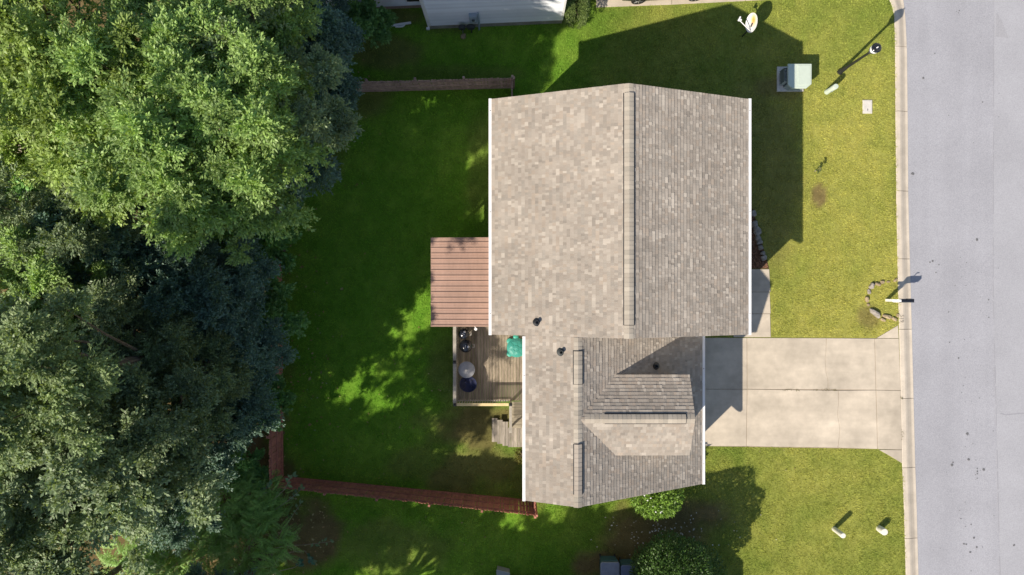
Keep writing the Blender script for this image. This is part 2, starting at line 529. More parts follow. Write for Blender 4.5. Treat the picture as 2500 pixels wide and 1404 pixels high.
for i, (a, b, r) in enumerate(SP):
    c = P(a, b); n = 7
    ang = random.random() * 6
    q = [(c.x + r * .0165 * (.7 + .6 * random.random()) * math.cos(ang + 6.283 * k / n), c.y + r * .0165 * (.7 + .6 * random.random()) * math.sin(ang + 6.283 * k / n), -.087) for k in range(n)]
    mb.add(q, [tuple(range(n))])
tag(mb.build('oil_stains', M['stain'], road), kind='stuff')

# kerb and gutter, each cast segment a piece
kerb = bpy.data.objects.new('kerb', None)
link(kerb, P(2200, 702))
tag(kerb, 'pale concrete rolled kerb and gutter beside the street', 'kerb', kind='structure')
PROF = [(-.02, -.25, 1), (-.02, .01, 1), (.03, .02, 1.02), (.30, .016, 1.0), (.42, -.004, .97), (.58, -.04, .86), (.74, -.066, .84), (.82, -.074, 1.0), (.99, -.082, 1.06), (1.0, -.25, 1)]
JT = [-520, -360, -205, -45, 113, 271, 466, 632, 804, 973, 1142, 1315, 1480, 1640, 1800]
for a, b in zip(JT[:-1], JT[1:]):
    mb = MB()
    ss = np.linspace(a + .55, b - .55, 12)
    rows = []
    for py in ss:
        xl = (kerb_x(py, 0) - 1250) / 50; xr = (kerb_x(py, 1) - 1250) / 50
        w = xr - xl; y = (702 - py) / 50
        rows.append([(xl + (u if u < 0 else u * w * 1.0), y, z) for (u, z, c) in PROF])
    n = len(PROF)
    vs_ = [p for r_ in rows for p in r_]
    fs = []
    for i in range(len(rows) - 1):
        for j in range(n - 1):
            fs.append((i * n + j, (i + 1) * n + j, (i + 1) * n + j + 1, i * n + j + 1))
    fs.append(tuple(range(n))); fs.append(tuple((len(rows) - 1) * n + i for i in range(n - 1, -1, -1)))
    mb.add(vs_, fs)
    mb.c = [(c[2],) * 3 for r_ in rows for c in PROF]
    mb.build('kerb_segment', M['kerb'], kerb, col=True)
# faded house number stencilled on the kerb
cu = bpy.data.curves.new('kerb_number', 'FONT')
cu.body = '519'; cu.size = .26; cu.align_x = 'CENTER'; cu.align_y = 'CENTER'; cu.extrude = 0
tmp = bpy.data.objects.new('kerb_number_tmp', cu)
COL.objects.link(tmp)
dg = bpy.context.evaluated_depsgraph_get()
tm = bpy.data.meshes.new_from_object(tmp.evaluated_get(dg))
bpy.data.objects.remove(tmp); bpy.data.curves.remove(cu)
tm.name = 'kerb_number'; tm.materials.clear(); tm.materials.append(M['paint_num'])
o = bpy.data.objects.new('kerb_number', tm)
c = P(2201, 778); link(o, (c.x, c.y, .032), kerb); o.rotation_euler = (0, 0, -math.pi / 2)

# driveway, walk: slabs with recessed joints
def slab(name, pts, parent, m, z=.03):
    """pts photo pixels; shrunk by the joint"""
    q = [P(a, b) for a, b in pts]
    area = sum(q[i].x * q[(i + 1) % len(q)].y - q[(i + 1) % len(q)].x * q[i].y for i in range(len(q)))
    if area < 0: q.reverse()
    g = .010
    n = len(q); out = []
    for i in range(n):
        p0, p1, p2 = q[i - 1], q[i], q[(i + 1) % n]
        d1 = (p1 - p0).normalized(); d2 = (p2 - p1).normalized()
        n1 = Vector((-d1.y, d1.x)); n2 = Vector((-d2.y, d2.x))
        bis = n1 + n2
        k = g / max(.35, (1 + n1.dot(n2)) / 2 * bis.length) if bis.length > .01 else 0
        bis.normalize()
        out.append((p1.x + bis.x * k, p1.y + bis.y * k))
    mb = MB(); mb.prism(out, -.08, z, b=.008)
    return mb.build(name, m, parent)


drive = bpy.data.objects.new('driveway', None)
link(drive, P(1960, 955))
tag(drive, 'pale concrete driveway with cracked slabs in front of the garage', 'driveway', kind='structure')
CR1 = [(2017, 825), (2016, 860), (2014, 876), (2016, 905), (2021, 930), (2021, 951)]
CR2 = [(2046, 953), (2047, 985), (2044, 1010), (2050, 1045), (2048, 1070), (2045, 1093)]
slab('slab', [(1640, 824), (1823.5, 824.5), (1824, 950), (1640, 949.5)], drive, M['concrete'])
slab('slab', [(1640, 949.5), (1824, 950), (1822, 1089.5), (1640, 1088.5)], drive, M['concrete'])
slab('slab', [(1823.5, 824.5)] + CR1 + [(1824, 950)], drive, M['concrete'])
slab('slab', CR1 + [(2138, 952), (2135, 826)], drive, M['concrete'])
slab('slab', [(2135, 826), (2138, 952), (2198.5, 953), (2194, 826)], drive, M['concrete'])
slab('slab', [(1824, 950), CR2[0]] + CR2[1:] + [(1822, 1089.5)], drive, M['concrete'])
slab('slab', CR2 + [(2142, 1096.5), (2138, 952)], drive, M['concrete'])
slab('slab', [(2138, 952), (2142, 1096.5), (2201.5, 1098), (2198.5, 953)], drive, M['concrete'])
slab('slab', [(2138, 826), (2194, 826), (2192.5, 793)], drive, M['concrete'])
slab('slab', [(2144, 1097.5), (2201.5, 1098), (2202.5, 1132), (2170, 1112)], drive, M['concrete'])
mb = MB()
mb.prism([(P(a, b).x, P(a, b).y) for a, b in [(1642, 1088), (2142, 1096), (2201, 1098), (2193, 827), (1642, 826)]], -.05, .008)
mb.build('joint_bed', M['joint'], drive)
mb = MB()
for (a, b, w, h) in [(1916, 951, 7, 2), (1930, 951, 8, 2.5), (1948, 952, 5, 1.5), (1990, 952, 5, 1.5), (2014, 952, 9, 3), (2026, 952, 12, 2.5), (2040, 952, 6, 2), (2202, 1062, 3.5, 12), (2200, 972, 3, 2)]:
    for k in range(14):
        c = P(a + random.uniform(-w, w), b + random.uniform(-h, h)); l = .03 + .04 * random.random(); t = random.random() * 6.3
        mb.add([(c.x - .012, c.y, .025), (c.x + .012, c.y + .008, .025), (c.x + l * math.cos(t), c.y + l * math.sin(t), .06 + .03 * random.random())], [(0, 1, 2)])
tag(mb.build('crack_weeds', M['crack_weed'], drive), kind='stuff')

walk = bpy.data.objects.new('front_walk', None)
link(walk, P(1856, 740))
tag(walk, 'narrow concrete front walk beside the house wall', 'path', kind='structure')
for a, b in [(657, 713), (713, 766), (766, 823.5)]:
    slab('slab', [(1790, a), (1878 + (a - 657) * .02, a), (1881 + (b - 657) * .005, b), (1790, b)], walk, M['concrete'])
mb = MB(); mb.prism([(P(a, b).x, P(a, b).y) for a, b in [(1792, 823), (1880, 823), (1877, 658), (1792, 658)]], -.05, .008)
mb.build('joint_bed', M['joint'], walk)

# neighbour's drive at the top
nd = bpy.data.objects.new('side_driveway', None)
link(nd, P(1640, -20))
tag(nd, 'sandy concrete drive of the neighbouring house at the top edge', 'driveway', kind='structure')
slab('slab', [(1455, 19), (1640, 12), (1640, -190), (1455, -190)], nd, M['concrete'])
slab('slab', [(1640, 12), (1820, 3), (1820, -190), (1640, -190)], nd, M['concrete'])
slab('slab', [(1820, 3), (2000, -8), (2168, -16), (2168, -190), (1820, -190)], nd, M['concrete'])


# ------------------------------------------------------------------ houses
def house_prism(mb, sec, y0, y1):
    """sec: list of (x,z) ccw seen from -y; extruded along y"""
    n = len(sec)
    q = [(x, y0, z) for x, z in sec] + [(x, y1, z) for x, z in sec]
    fs = [tuple(range(n)), tuple(2 * n - 1 - i for i in range(n))]
    for i in range(n):
        j = (i + 1) % n
        fs.append((j, i, n + i, n + j))
    mb.add(q, fs)


PAL = np.array([[.300, .268, .238], [.345, .312, .280], [.262, .232, .206], [.225, .203, .182], [.395, .362, .325], [.292, .246, .208],
                [.272, .254, .232], [.322, .292, .262], [.195, .178, .162], [.340, .286, .240], [.455, .420, .378], [.248, .232, .214]]) * 1.08
PAL = (PAL.mean(0) + (PAL - PAL.mean(0)) * .54) * np.array([1.015, .995, .955]) * 1.09
PALW = np.array([14, 13, 12, 9, 9, 7, 9, 12, 4, 5, 5, 6.]); PALW /= PALW.sum()
TABW = [.085, .105, .13, .165, .23]
EXP = .148
TABS = []       # (area, plane index, location, basis, wi, ci)
PLANES = []


def tab_geo(w, L, t):
    v = [(0, 0, t), (w, 0, t), (w, L, .003), (0, L, .003), (0, 0, -.002), (w, 0, -.002)]
    f = [(0, 1, 2, 3), (4, 5, 1, 0), (4, 0, 3), (5, 2, 1)]
    return v, f


def roof_plane(house, name, O, U, V, W, Lh, edge_mat):
    """slope part: deck board, shingles collected in TABS"""
    O, U, V = Vector(O), Vector(U).normalized(), Vector(V).normalized()
    N = U.cross(V)
    if N.z < 0:
        O = O + U * W; U = -U; N = U.cross(V)
    mb = MB()
    q = [O, O + U * W, O + U * W + V * Lh, O + V * Lh]
    q2 = [p - N * .1 for p in q]
    mb.add(q + q2, [(0, 1, 2, 3), (7, 6, 5, 4), (4, 5, 1, 0), (5, 6, 2, 1), (6, 7, 3, 2), (7, 4, 0, 3)])
    slope = mb.build(name, edge_mat, house)
    pi = len(PLANES)
    PLANES.append(dict(o=slope, U=U, V=V, N=N, rest=[]))
    rows = int(Lh / EXP)
    basis = Matrix((U, V, N)).transposed()
    for i in range(rows + 1):
        v = i * EXP
        Lt = min(EXP + .04, Lh - v)
        if Lt < .03: continue
        u = -.02 - random.random() * .15
        prev = -1
        while u < W:
            wi = np.random.choice(5, p=[.2, .32, .26, .14, .08]) if False else random.choices(range(5), [20, 32, 26, 14, 8])[0]
            ci = random.choices(range(12), PALW)[0]
            if random.random() < .16 and prev >= 0: ci = prev
            prev = ci
            w = TABW[wi]
            a = max(u, 0.0); b = min(u + w, W)
            full = (a == u and b == u + w and Lt > EXP + .03)
            if b - a > .01:
                p = O + U * a + V * v + N * .004
                d = CAM_H - p.z
                vis = N.dot((Vector((0, 0, CAM_H)) - p).normalized())
                area = (b - a) * EXP * vis * (FPX / d) ** 2
                TABS.append((area if full else 0, pi, p, b - a, Lt, wi, ci))
            u += w
    return slope


def tab_thick(ci):
    return .010 + .017 * float(np.clip((PAL[ci].sum() - .55) / .6, 0, 1))


def finish_shingles(limit=290):
    order = sorted(range(len(TABS)), key=lambda i: -TABS[i][0])
    top = set(order[:limit])
    cache = {}
    for i, (area, pi, p, w, Lt, wi, ci) in enumerate(TABS):
        pl = PLANES[pi]
        if i in top:
            k = (wi, ci)
            if k not in cache:
                v, f = tab_geo(w - .002, Lt, tab_thick(ci))
                cache[k] = np_mesh('shingle', v, f, M['shingle'], col=np.tile(PAL[ci], (6, 1)))
            o = bpy.data.objects.new('shingle', cache[k])
            link(o, p, pl['o'])
            o.rotation_euler = Matrix((pl['U'], pl['V'], pl['N'])).transposed().to_euler()
        else:
            pl['rest'].append((p, w, Lt, ci))
    for pl in PLANES:
        B = np.array(Matrix((pl['U'], pl['V'], pl['N'])).transposed())
        Vs, Fs, Cs = [], [], []
        b = 0
        for (p, w, Lt, ci) in pl['rest']:
            v, f = tab_geo(w - .002, Lt, tab_thick(ci))
            vv = np.array(v) @ B.T + np.array(p)
            Vs.append(vv); Cs.append(np.tile(PAL[ci] * random.uniform(.94, 1.06), (6, 1)))
            Fs += [tuple(b + j for j in ff) for ff in f]
            b += 6
        if not Vs: continue
        org = ORG[pl['o'].name]
        me = np_mesh('shingles', np.concatenate(Vs) - np.array(org), Fs, M['shingle'], col=np.concatenate(Cs))
        o = bpy.data.objects.new('shingles', me)
        link(o, org, pl['o'])
        tag(o, kind='stuff')


def ridge_caps(house, a, b, slL, slR, width, vent=None, n0=.2):
    """cap pieces along ridge from a to b; vent=(t0,t1) raised part in metres"""
    a, b = Vector(a), Vector(b)
    d = (b - a); L = d.length; d.normalize()
    s = Vector((d.y, -d.x, 0))          # to the right of travel
    if vent:
        t0, t1 = vent
        mb = MB()
        h = .055; hw = width / 2 + .03
        for side, sl in ((1, slR), (-1, slL)):
            q = []
            for t in (t0, t1):
                p = a + d * t
                q += [p + Vector((0, 0, -.03)), p + s * side * hw + Vector((0, 0, -sl * hw - .03)), p + s * side * hw + Vector((0, 0, -sl * hw + h)), p + Vector((0, 0, h))]
            mb.add(q, [(0, 1, 2, 3), (7, 6, 5, 4), (1, 5, 6, 2), (2, 6, 7, 3), (0, 4, 5, 1)])
        mb.build('ridge_vent', M['vent_dark'], house)
    n = max(1, round(L / n0)); st = L / n
    for i in range(n):
        t = i * st
        up = .062 if vent and vent[0] - .01 <= t + st / 2 <= vent[1] + .01 else .022
        hw = width / 2
        p0 = a + d * t; p1 = a + d * (t + st + .03)
        q = []
        for p, lift in ((p0, up + .010), (p1, up)):
            for k in (-1, -.5, 0, .5, 1):
                sl = slL if k < 0 else slR
                z = -abs(k) * hw * sl * (1 if abs(k) == 1 else 1.0) + lift + (.0 if abs(k) > .2 else -.008)
                q.append(p + s * k * hw + Vector((0, 0, z)))
        q += [p - Vector((0, 0, .012)) for p in q[:5]] + [p - Vector((0, 0, .012)) for p in q[5:10]]
        fs = [(j, j + 1, j + 6, j + 5) for j in range(4)] + [(10 + j, 10 + j + 1, j + 1, j) for j in range(4)]
        fs += [(10, 0, 5, 15), (4, 14, 19, 9)]
        mb = MB()
        base = PAL[random.choice([1, 4, 7, 0, 7, 6])] * random.uniform(.95, 1.1)
        mb.cur = tuple(base * np.array([.99, 1.0, .98]))
        mb.add(q, fs)
        mb.build('ridge_cap', M['cap'], house, col=True)


def gutter(house, x, y0, y1, z, side, m):
    """white half-covered trough outside an eave at x"""
    w = .125
    xs_ = (x, x + side * w)
    mb = MB()
    x0, x1 = min(xs_), max(xs_)
    mb.box(x0, x1, y0, y1, z - .13, z - .01, b=.006)
    o = mb.build('gutter', m, house)
    k = y0 + .9
    while k < y1:
        mb = MB(); mb.lathe([(.02, 0), (.02, .012), (.008, .016)], ((x0 + x1) / 2, k, z - .012), 8)
        mb.build('screw', M['vent_dark'], o)
        k += 4.2
    return o


XL, XR, XM = -.84, 9.79, 4.475
Y0, Y1, ZE, ZR = -1.95, 7.81, 5.05, 7.25
SL = (ZR - ZE) / (XM - XL)
GXL, GXM, GXR = .55, 2.60, 8.38
GZL = ZE + (GXL - XL) * SL; GZM = ZE + (GXM - XL) * SL; GZR = 3.25
GSR = (GZM - GZR) / (GXR - GXM)
GY0 = -8.65

house = empty('house', (4.5, -.4, 0), 'two storey house with tan shingle roof and white gutters in the centre', 'house')
mb = MB()
house_prism(mb, [(XL + .35, 0), (XR - .35, 0), (XR - .35, ZE + .35 * SL - .16), (XM, ZR - .17), (XL + .35, ZE + .35 * SL - .16)], Y0 + .22, Y1 - .28)
house_prism(mb, [(GXL + .33, 0), (GXR - .35, 0), (GXR - .35, GZR + .35 * GSR - .17), (GXM, GZM - .18), (GXL + .33, GZL + .33 * SL - .17)], GY0 + .25, Y0 + .218)
mb.build('wall', M['wall'], house)
vL = (XM - XL, 0, ZR - ZE); vR = (XM - XR, 0, ZR - ZE)
Lm = Vector(vL).length
roof_plane(house, 'roof_slope', (XL, Y0, ZE), (0, 1, 0), vL, Y1 - Y0, Lm, M['white'])
roof_plane(house, 'roof_slope', (XR, Y0, ZE), (0, 1, 0), vR, Y1 - Y0, Vector(vR).length, M['white'])
# lower wing
vg = (GXM - GXL, 0, GZM - GZL)
roof_plane(house, 'roof_slope', (GXL, GY0, GZL), (0, 1, 0), vg, Y0 - GY0, Vector(vg).length, M['white'])
vgr = (GXM - GXR, 0, GZM - GZR)
roof_plane(house, 'roof_slope', (GXR, GY0, GZR), (0, 1, 0), vgr, Y0 - GY0, Vector(vgr).length, M['white'])
# cross gable above the garage
DY, DZ, DH, DX = -5.18, GZM - .02, 1.63, 7.22
DZE = 5.58
DS = (DZ - DZE) / DH
for sgn in (1, -1):
    vv = (0, -sgn * DH, DZ - DZE)
    roof_plane(house, 'roof_slope', (GXM + .1, DY + sgn * DH, DZE), (1, 0, 0), vv, DX - GXM - .1, Vector(vv).length, M['white'])
mb = MB()
q = []
for x in (3.3, DX - .16):
    q += [(x, DY - DH + .2, 3.3), (x, DY + DH - .2, 3.3), (x, DY + DH - .2, DZE + .2 * DS - .12), (x, DY, DZ - .13), (x, DY - DH + .2, DZE + .2 * DS - .12)]
fs = [(4, 3, 2, 1, 0), (5, 6, 7, 8, 9)] + [(i, (i + 1) % 5, 5 + (i + 1) % 5, 5 + i) for i in range(5)]
mb.add(q, fs)
mb.build('gable_wall', M['wall'], house)
wn = MB(); wn.box(DX - .16, DX - .13, DY - .45, DY + .45, 4.6, 5.6)
wf = wn.build('window', M['white'], house)
wp = MB(); wp.box(DX - .13, DX - .12, DY - .38, DY + .38, 4.67, 5.53); wp.build('pane', M['glass'], wf)
finish_shingles()
ridge_caps(house, (XM, Y1 - .01, ZR + .005), (XM, Y0 + .02, ZR + .005), SL, SL, .37, vent=(.36, 9.25), n0=.178)
ridge_caps(house, (GXM, Y0 - .02, GZM + .005), (GXM, GY0 + .01, GZM + .005), GSR, SL, .34, n0=.178, vent=(.52, 1.85))
# second raised vent of the wing (own dark body)
mb = MB()
for side, sl in ((1, GSR), (-1, SL)):
    q = []
    for y in (-6.17, -8.15):
        hw = .188
        q += [(GXM, y, GZM), (GXM + side * hw, y, GZM - sl * hw - .02), (GXM + side * hw, y, GZM - sl * hw + .075), (GXM, y, GZM + .06)]
    mb.add(q, [(0, 1, 2, 3), (7, 6, 5, 4), (1, 5, 6, 2), (2, 6, 7, 3), (0, 4, 5, 1)])
mb.build('ridge_vent', M['vent_dark'], house)
for i in range(11):
    y = -6.17 - i * .18
    mb = MB(); hw = .155
    mb.cur = tuple(PAL[random.choice([1, 4, 7, 0])] * 1.03)
    q = []
    for yy, l in ((y, .09), (y - .205, .08)):
        for k in (-1, 0, 1):
            q.append((GXM + k * hw, yy, GZM - abs(k) * hw * (SL if k < 0 else GSR) + l))
    q += [(a, b, c - .012) for a, b, c in q]
    mb.add(q, [(0, 3, 4, 1), (1, 4, 5, 2), (6, 0, 1, 7), (7, 1, 2, 8), (6, 9, 3, 0), (2, 5, 11, 8)])
    mb.build('ridge_cap', M['cap'], house, col=True)
ridge_caps(house, (DX - .01, DY, DZ + .005), (GXM + .3, DY, DZ + .005), DS, DS, .36, vent=(.34, 3.55), n0=.178)
gutter(house, XL, Y0 - .02, Y1 + .02, ZE + .03, -1, M['white'])
gutter(house, XR, Y0 - .02, Y1 + .02, ZE + .03, 1, M['white'])
gutter(house, GXL, GY0 - .02, Y0 - .03, GZL + .03, -1, M['white'])
gutter(house, GXR, GY0 - .02, Y0 - .03, GZR + .03, 1, M['white'])
# plumbing vents
for a, b, z in ((1311, 787, 5.9), (1369, 859, 6.15), (1607, 897, 5.1)):
    c = P(a, b, z)
    if c.x < XM and c.y > Y0: zz = ZE + (c.x - XL) * SL
    elif c.x < GXM: zz = ZE + (c.x - XL) * SL
    else: zz = GZM - (c.x - GXM) * GSR
    mb = MB(); mb.lathe([(.17, -.09), (.17, .03), (.13, .06), (.085, .10), (.08, .24), (.052, .24), (.048, .1)], (c.x, c.y, zz), 16)
    mb.build('vent_pipe', M['black'] if b != 859 else M['pipe_dark'], house, smooth=True)
# garage doors, front door, windows on the street side
xw = GXR - .35
for y in (-3.3, -6.2):
    mb = MB(); mb.box(xw, xw + .04, y - 1.2, y + 1.2, .03, 2.2); g = mb.build('garage_door', M['white'], house)
    for k in range(4):
        mb = MB(); mb.box(xw + .04, xw + .055, y - 1.15, y + 1.15, .08 + k * .53, .55 + k * .53); mb.build('door_panel', M['white'], g)
for y in (.6, 3.2, 5.9):
    for z in (1.0, 3.4):
        if y == .6 and z == 1.0:
            mb = MB(); mb.box(XR - .35, XR - .3, y - .48, y + .48, .1, 2.2); dr = mb.build('front_door', M['fence_red'], house)
            mb = MB(); mb.lathe([(.03, 0), (.035, .05)], (XR - .3, y - .38, 1.1), 8); mb.build('handle', M['steel'], dr)
            continue
        mb = MB(); mb.box(XR - .35, XR - .31, y - .5, y + .5, z, z + 1.3); wf = mb.build('window', M['white'], house)
        mb = MB(); mb.box(XR - .31, XR - .3, y - .42, y + .42, z + .08, z + 1.22); mb.build('pane', M['glass'], wf)

# ------------------------------------------------------------------ patio cover
pc = empty('patio_cover', P(1125, 690, 0), 'rust brown ribbed metal patio roof over the deck', 'patio roof')
px0, px1 = -3.63, XL + .35
py0, py1 = -1.72, 2.23
npan = 16
st = (py1 - py0) / npan
for i in range(npan):
    y = py0 + i * st
    mb = MB()
    sec = [(0, .0), (.012, .045), (.042, .045), (.054, .004), (.10, .004), (.108, .010), (.12, .004), (.165, .004), (.173, .010), (.185, .004), (st, .0)]
    q = []
    for x, z in ((px0, 2.82), (px1, 3.02)):
        q += [(x, y + a, z + h) for a, h in sec]
        q += [(x, y + a, z + h - .008) for a, h in sec]
    n = len(sec)
    fs = [(j, 2 * n + j, 2 * n + j + 1, j + 1) for j in range(n - 1)]
    fs += [(n + j, n + j + 1, 3 * n + j + 1, 3 * n + j) for j in range(n - 1)]
    fs += [(j, j + 1, n + j + 1, n + j) for j in range(n - 1)]
    mb.add(q, fs)
    mb.build('roof_panel', M['metal_roof'], pc)
for x in (px0 + .1, -2.0):
    mb = MB(); mb.box(x - .05, x + .05, py0 + .05, py1 - .05, 2.6, 2.78); mb.build('beam', M['deck_y'], pc)
for y in (py0 + .2, py1 - .2):
    mb = MB(); mb.box(px0 + .05, px0 + .15, y - .05, y + .05, 0, 2.6); mb.build('post', M['deck_y'], pc)
mb = MB(); mb.box(px0, px1, py0 - .03, py0 - .004, 2.72, 2.84); mb.build('edge_trim', M['metal_roof'], pc)

# flood lamp under the patio roof edge
fl = empty('flood_lamp', P(1160, 800, 2.6), 'small white lamp hanging off the patio roof edge', 'lamp')
c = P(1160, 797, 2.65)
mb = MB(); mb.tube([(c.x, py0 + .02, 2.7), (c.x - .01, c.y, 2.66), (c.x + .02, c.y - .08, 2.62)], .022, 8); mb.build('arm', M['white'], fl)
mb = MB(); mb.lathe([(.03, 0), (.06, .05), (.075, .13), (.06, .16)], (c.x + .03, c.y - .12, 2.5), 12); mb.build('lamp_head', M['white'], fl, smooth=True)

# ------------------------------------------------------------------ deck
ZD = 1.0
deck = empty('deck', (-1, -2, 0), 'weathered wooden deck with railing behind the house', 'deck')
x = -2.63
while x < .82:
    y1 = 2.2 if x + .14 < XL + .35 else Y0 + .2
    mb = MB(); mb.box(x, x + .134, -5.37, y1, ZD - .03, ZD + random.uniform(-.002, .003), b=.004)
    mb.build('deck_board', M['deck'], deck)
    x += .1425
mb = MB(); mb.box(-2.6, .8, -5.34, -5.3, .72, .968); mb.box(-2.6, -2.56, -5.295, 2.1, .72, .968); mb.box(-2.5, .8, -2.4, -2.34, .72, .968)
mb.build('rim_joist', M['rail'], deck)
for a in (-2.55, -1.0, .6):
    for y in (-5.25, -2.3, 1.9):
        if a > -.5 and y > -2: continue
        mb = MB(); mb.box(a - .05, a + .05, y - .05, y + .05, 0, .72 if y != -5.25 else .968); mb.build('support_post', M['rail'], deck)
ZT = 2.0
mb = MB(); mb.box(-2.71, -2.56, -5.36, 2.1, ZT - .035, ZT, b=.004); mb.build('handrail', M['rail'], deck)
mb = MB(); mb.box(-2.555, -.15, -5.44, -5.31, ZT - .037, ZT - .002, b=.004); mb.build('handrail', M['rail_lit'], deck)
mb = MB(); mb.box(-2.62, -2.58, -5.3, 2.1, ZD + .1, ZD + .16); mb.build('bottom_rail', M['rail'], deck)
mb = MB(); mb.box(-2.56, -.15, -5.36, -5.32, ZD + .1, ZD + .16); mb.build('bottom_rail', M['rail'], deck)
bmesh_x = MB(); bmesh_x.box(-.019, .019, -.019, .019, 0, .83); b0 = bmesh_x.build('baluster', M['rail'], deck, org=(0, 0, 0))
bme = b0.data; bpy.data.objects.remove(b0)
for k in range(62):
    o = bpy.data.objects.new('baluster', bme); link(o, (-2.555, -5.22 + k * .118, ZD + .12), deck)
for k in range(20):
    o = bpy.data.objects.new('baluster', bme); link(o, (-2.42 + k * .118, -5.295, ZD + .12), deck)
for (a, b) in ((-2.62, -5.38), (-2.63, -3.42), (-.06, -5.37), (-2.63, 2.0), (-2.63, -.7)):
    mb = MB(); mb.box(a - .05, a + .05, b - .05, b + .05, .0, ZT + .03); p_ = mb.build('railing_post', M['rail'], deck)
    mb = MB(); mb.prism([(a - .07, b - .07), (a + .07, b - .07), (a + .07, b + .07), (a - .07, b + .07)], ZT + .03, ZT + .05)
    mb.lathe([(.06, 0), (.05, .03), (.02, .05)], (a, b, ZT + .05), 8); mb.build('post_cap', M['black'], p_)

stairs = empty('deck_stairs', (0, -6.8, 0), 'grey wooden steps and landing at the deck corner', 'stairs')
def boards_x(y0, y1, x0, x1, z, n, m):
    st = (y1 - y0) / n
    for i in range(n):
        mb = MB(); mb.box(x0, x1, y0 + i * st + .004, y0 + (i + 1) * st - .004, z - .035, z + random.uniform(-.002, .003), b=.004)
        mb.build('tread_board', m, stairs)
def boards_y(x0, x1, y0, y1, z, n, m):
    st = (x1 - x0) / n
    for i in range(n):
        mb = MB(); mb.box(x0 + i * st + .004, x0 + (i + 1) * st - .004, y0, y1, z - .035, z + random.uniform(-.002, .003), b=.004)
        mb.build('tread_board', m, stairs)
boards_x(-6.2, -5.42, .0, .84, .84, 5, M['deck_x'])
boards_x(-6.72, -6.21, -.02, .84, .70, 3, M['deck_x'])
boards_y(-.2, .84, -7.66, -6.73, .56, 7, M['deck_y'])
for k, (xa, z) in enumerate(((-.46, .42), (-.72, .28), (-.98, .14))):
    boards_y(xa, xa + .275, -7.6 + .06 * k - .03, -6.47 + .06 * k, z, 2, M['deck_y'])
for xa, ya in ((-.9, -7.3), (-.9, -6.6), (-.3, -7.3), (-.3, -6.6), (.1, -7.5), (.7, -7.5), (.1, -6.0), (.7, -6.0)):
    z = {-.9: .1, -.3: .38, .1: .52, .7: .52}[xa]
    mb = MB(); mb.box(xa - .04, xa + .04, ya - .04, ya + .04, 0, z); mb.build('support_post', M['rail'], stairs)
mb = MB(); mb.box(-.13, .0, -6.7, -5.43, 1.86, 1.9, b=.004); mb.build('handrail', M['rail'], stairs)
mb = MB(); mb.box(-.1, -.02, -6.7, -6.62, 0, 1.86); mb.build('railing_post', M['rail'], stairs)
for k in range(9):
    o = bpy.data.objects.new('baluster', bme); link(o, (-.06, -6.5 + k * .125, 1.03), stairs)

# things on the deck
def kettle(name, loc, r, rot, label):
    x, y = loc
    t = empty(name, (x, y, ZD), label, 'grill', 'kettle grills on the deck')
    zc = ZD + .68
    mb = MB(); mb.lathe([(r * .25, -r * .72), (r * .6, -r * .62), (r * .88, -r * .35), (r, 0), (r * .97, .0)], (x, y, zc), 28); mb.build('bowl', M['enamel'], t, smooth=True)
    mb = MB(); mb.lathe([(r * 1.02, -.01), (r * 1.03, .02), (r * .95, r * .3), (r * .75, r * .52), (r * .45, r * .68), (r * .15, r * .74), (.02, r * .745)], (x, y, zc), 28); lid = mb.build('lid', M['enamel'], t, smooth=True)
    c, s = math.cos(rot), math.sin(rot)
    vx, vy = x + c * r * .42, y + s * r * .42
    mb = MB(); mb.lathe([(.055, 0), (.055, .012), (.03, .018)], (vx, vy, zc + r * .66), 14, axis=Matrix.Rotation(R(16), 3, 'Y')); mb.build('vent_disc', M['steel'], lid)
    mb = MB(); mb.tube([(x - .06 * s, y + .06 * c, zc + r * .70), (x - .06 * s, y + .06 * c, zc + r * .74 + .05), (x + .06 * s, y - .06 * c, zc + r * .74 + .05), (x + .06 * s, y - .06 * c, zc + r * .70)], .011, 6); mb.build('handle', M['steel'], lid)
    mb = MB(); mb.tube([(x + r * .95, y - .07, zc - .06), (x + r + .09, y - .07, zc - .06), (x + r + .09, y + .07, zc - .06), (x + r * .95, y + .07, zc - .06)], .013, 6); mb.build('side_handle', M['lid'], t)
    for k in range(3):
        a = rot + k * 2.094
        mb = MB(); mb.tube([(x + math.cos(a) * r * .6, y + math.sin(a) * r * .6, zc - r * .55), (x + math.cos(a) * r * .95, y + math.sin(a) * r * .95, ZD + .01)], .013, 6); mb.build('leg', M['steel'], t)
    mb = MB(); mb.lathe([(r * .05, -.03), (r * .5, 0), (r * .52, .02)], (x, y, ZD + .25), 16); mb.build('ash_catcher', M['steel'], t)


c = P(1132, 815, 1.75); kettle('kettle_grill', (c.x, c.y), .245, R(60), 'smaller black kettle grill beside the patio roof')
c = P(1137, 845, 1.75); kettle('kettle_grill', (c.x, c.y), .30, R(-10), 'larger black kettle grill, nearer the round table')

c = P(1139, 903, 1.75)
tb = empty('round_table', (c.x, c.y, ZD), 'round grey patio table by the deck railing', 'table')
mb = MB(); mb.lathe([(.36, -.02), (.385, -.01), (.385, .008), (.375, .014)], (c.x, c.y, ZD + .72), 36); mb.build('table_top', M['table'], tb, smooth=True)
mb = MB(); mb.lathe([(.05, -.012), (.05, .003), (.0, .004)], (c.x - .02, c.y - .03, ZD + .734), 12); mb.build('umbrella_plug', M['lid'], tb)
for k in range(4):
    a = .6 + k * 1.571
    mb = MB(); mb.tube([(c.x + .25 * math.cos(a), c.y + .25 * math.sin(a), ZD + .7), (c.x + .33 * math.cos(a), c.y + .33 * math.sin(a), ZD + .01)], .016, 6); mb.build('leg', M['black'], tb)

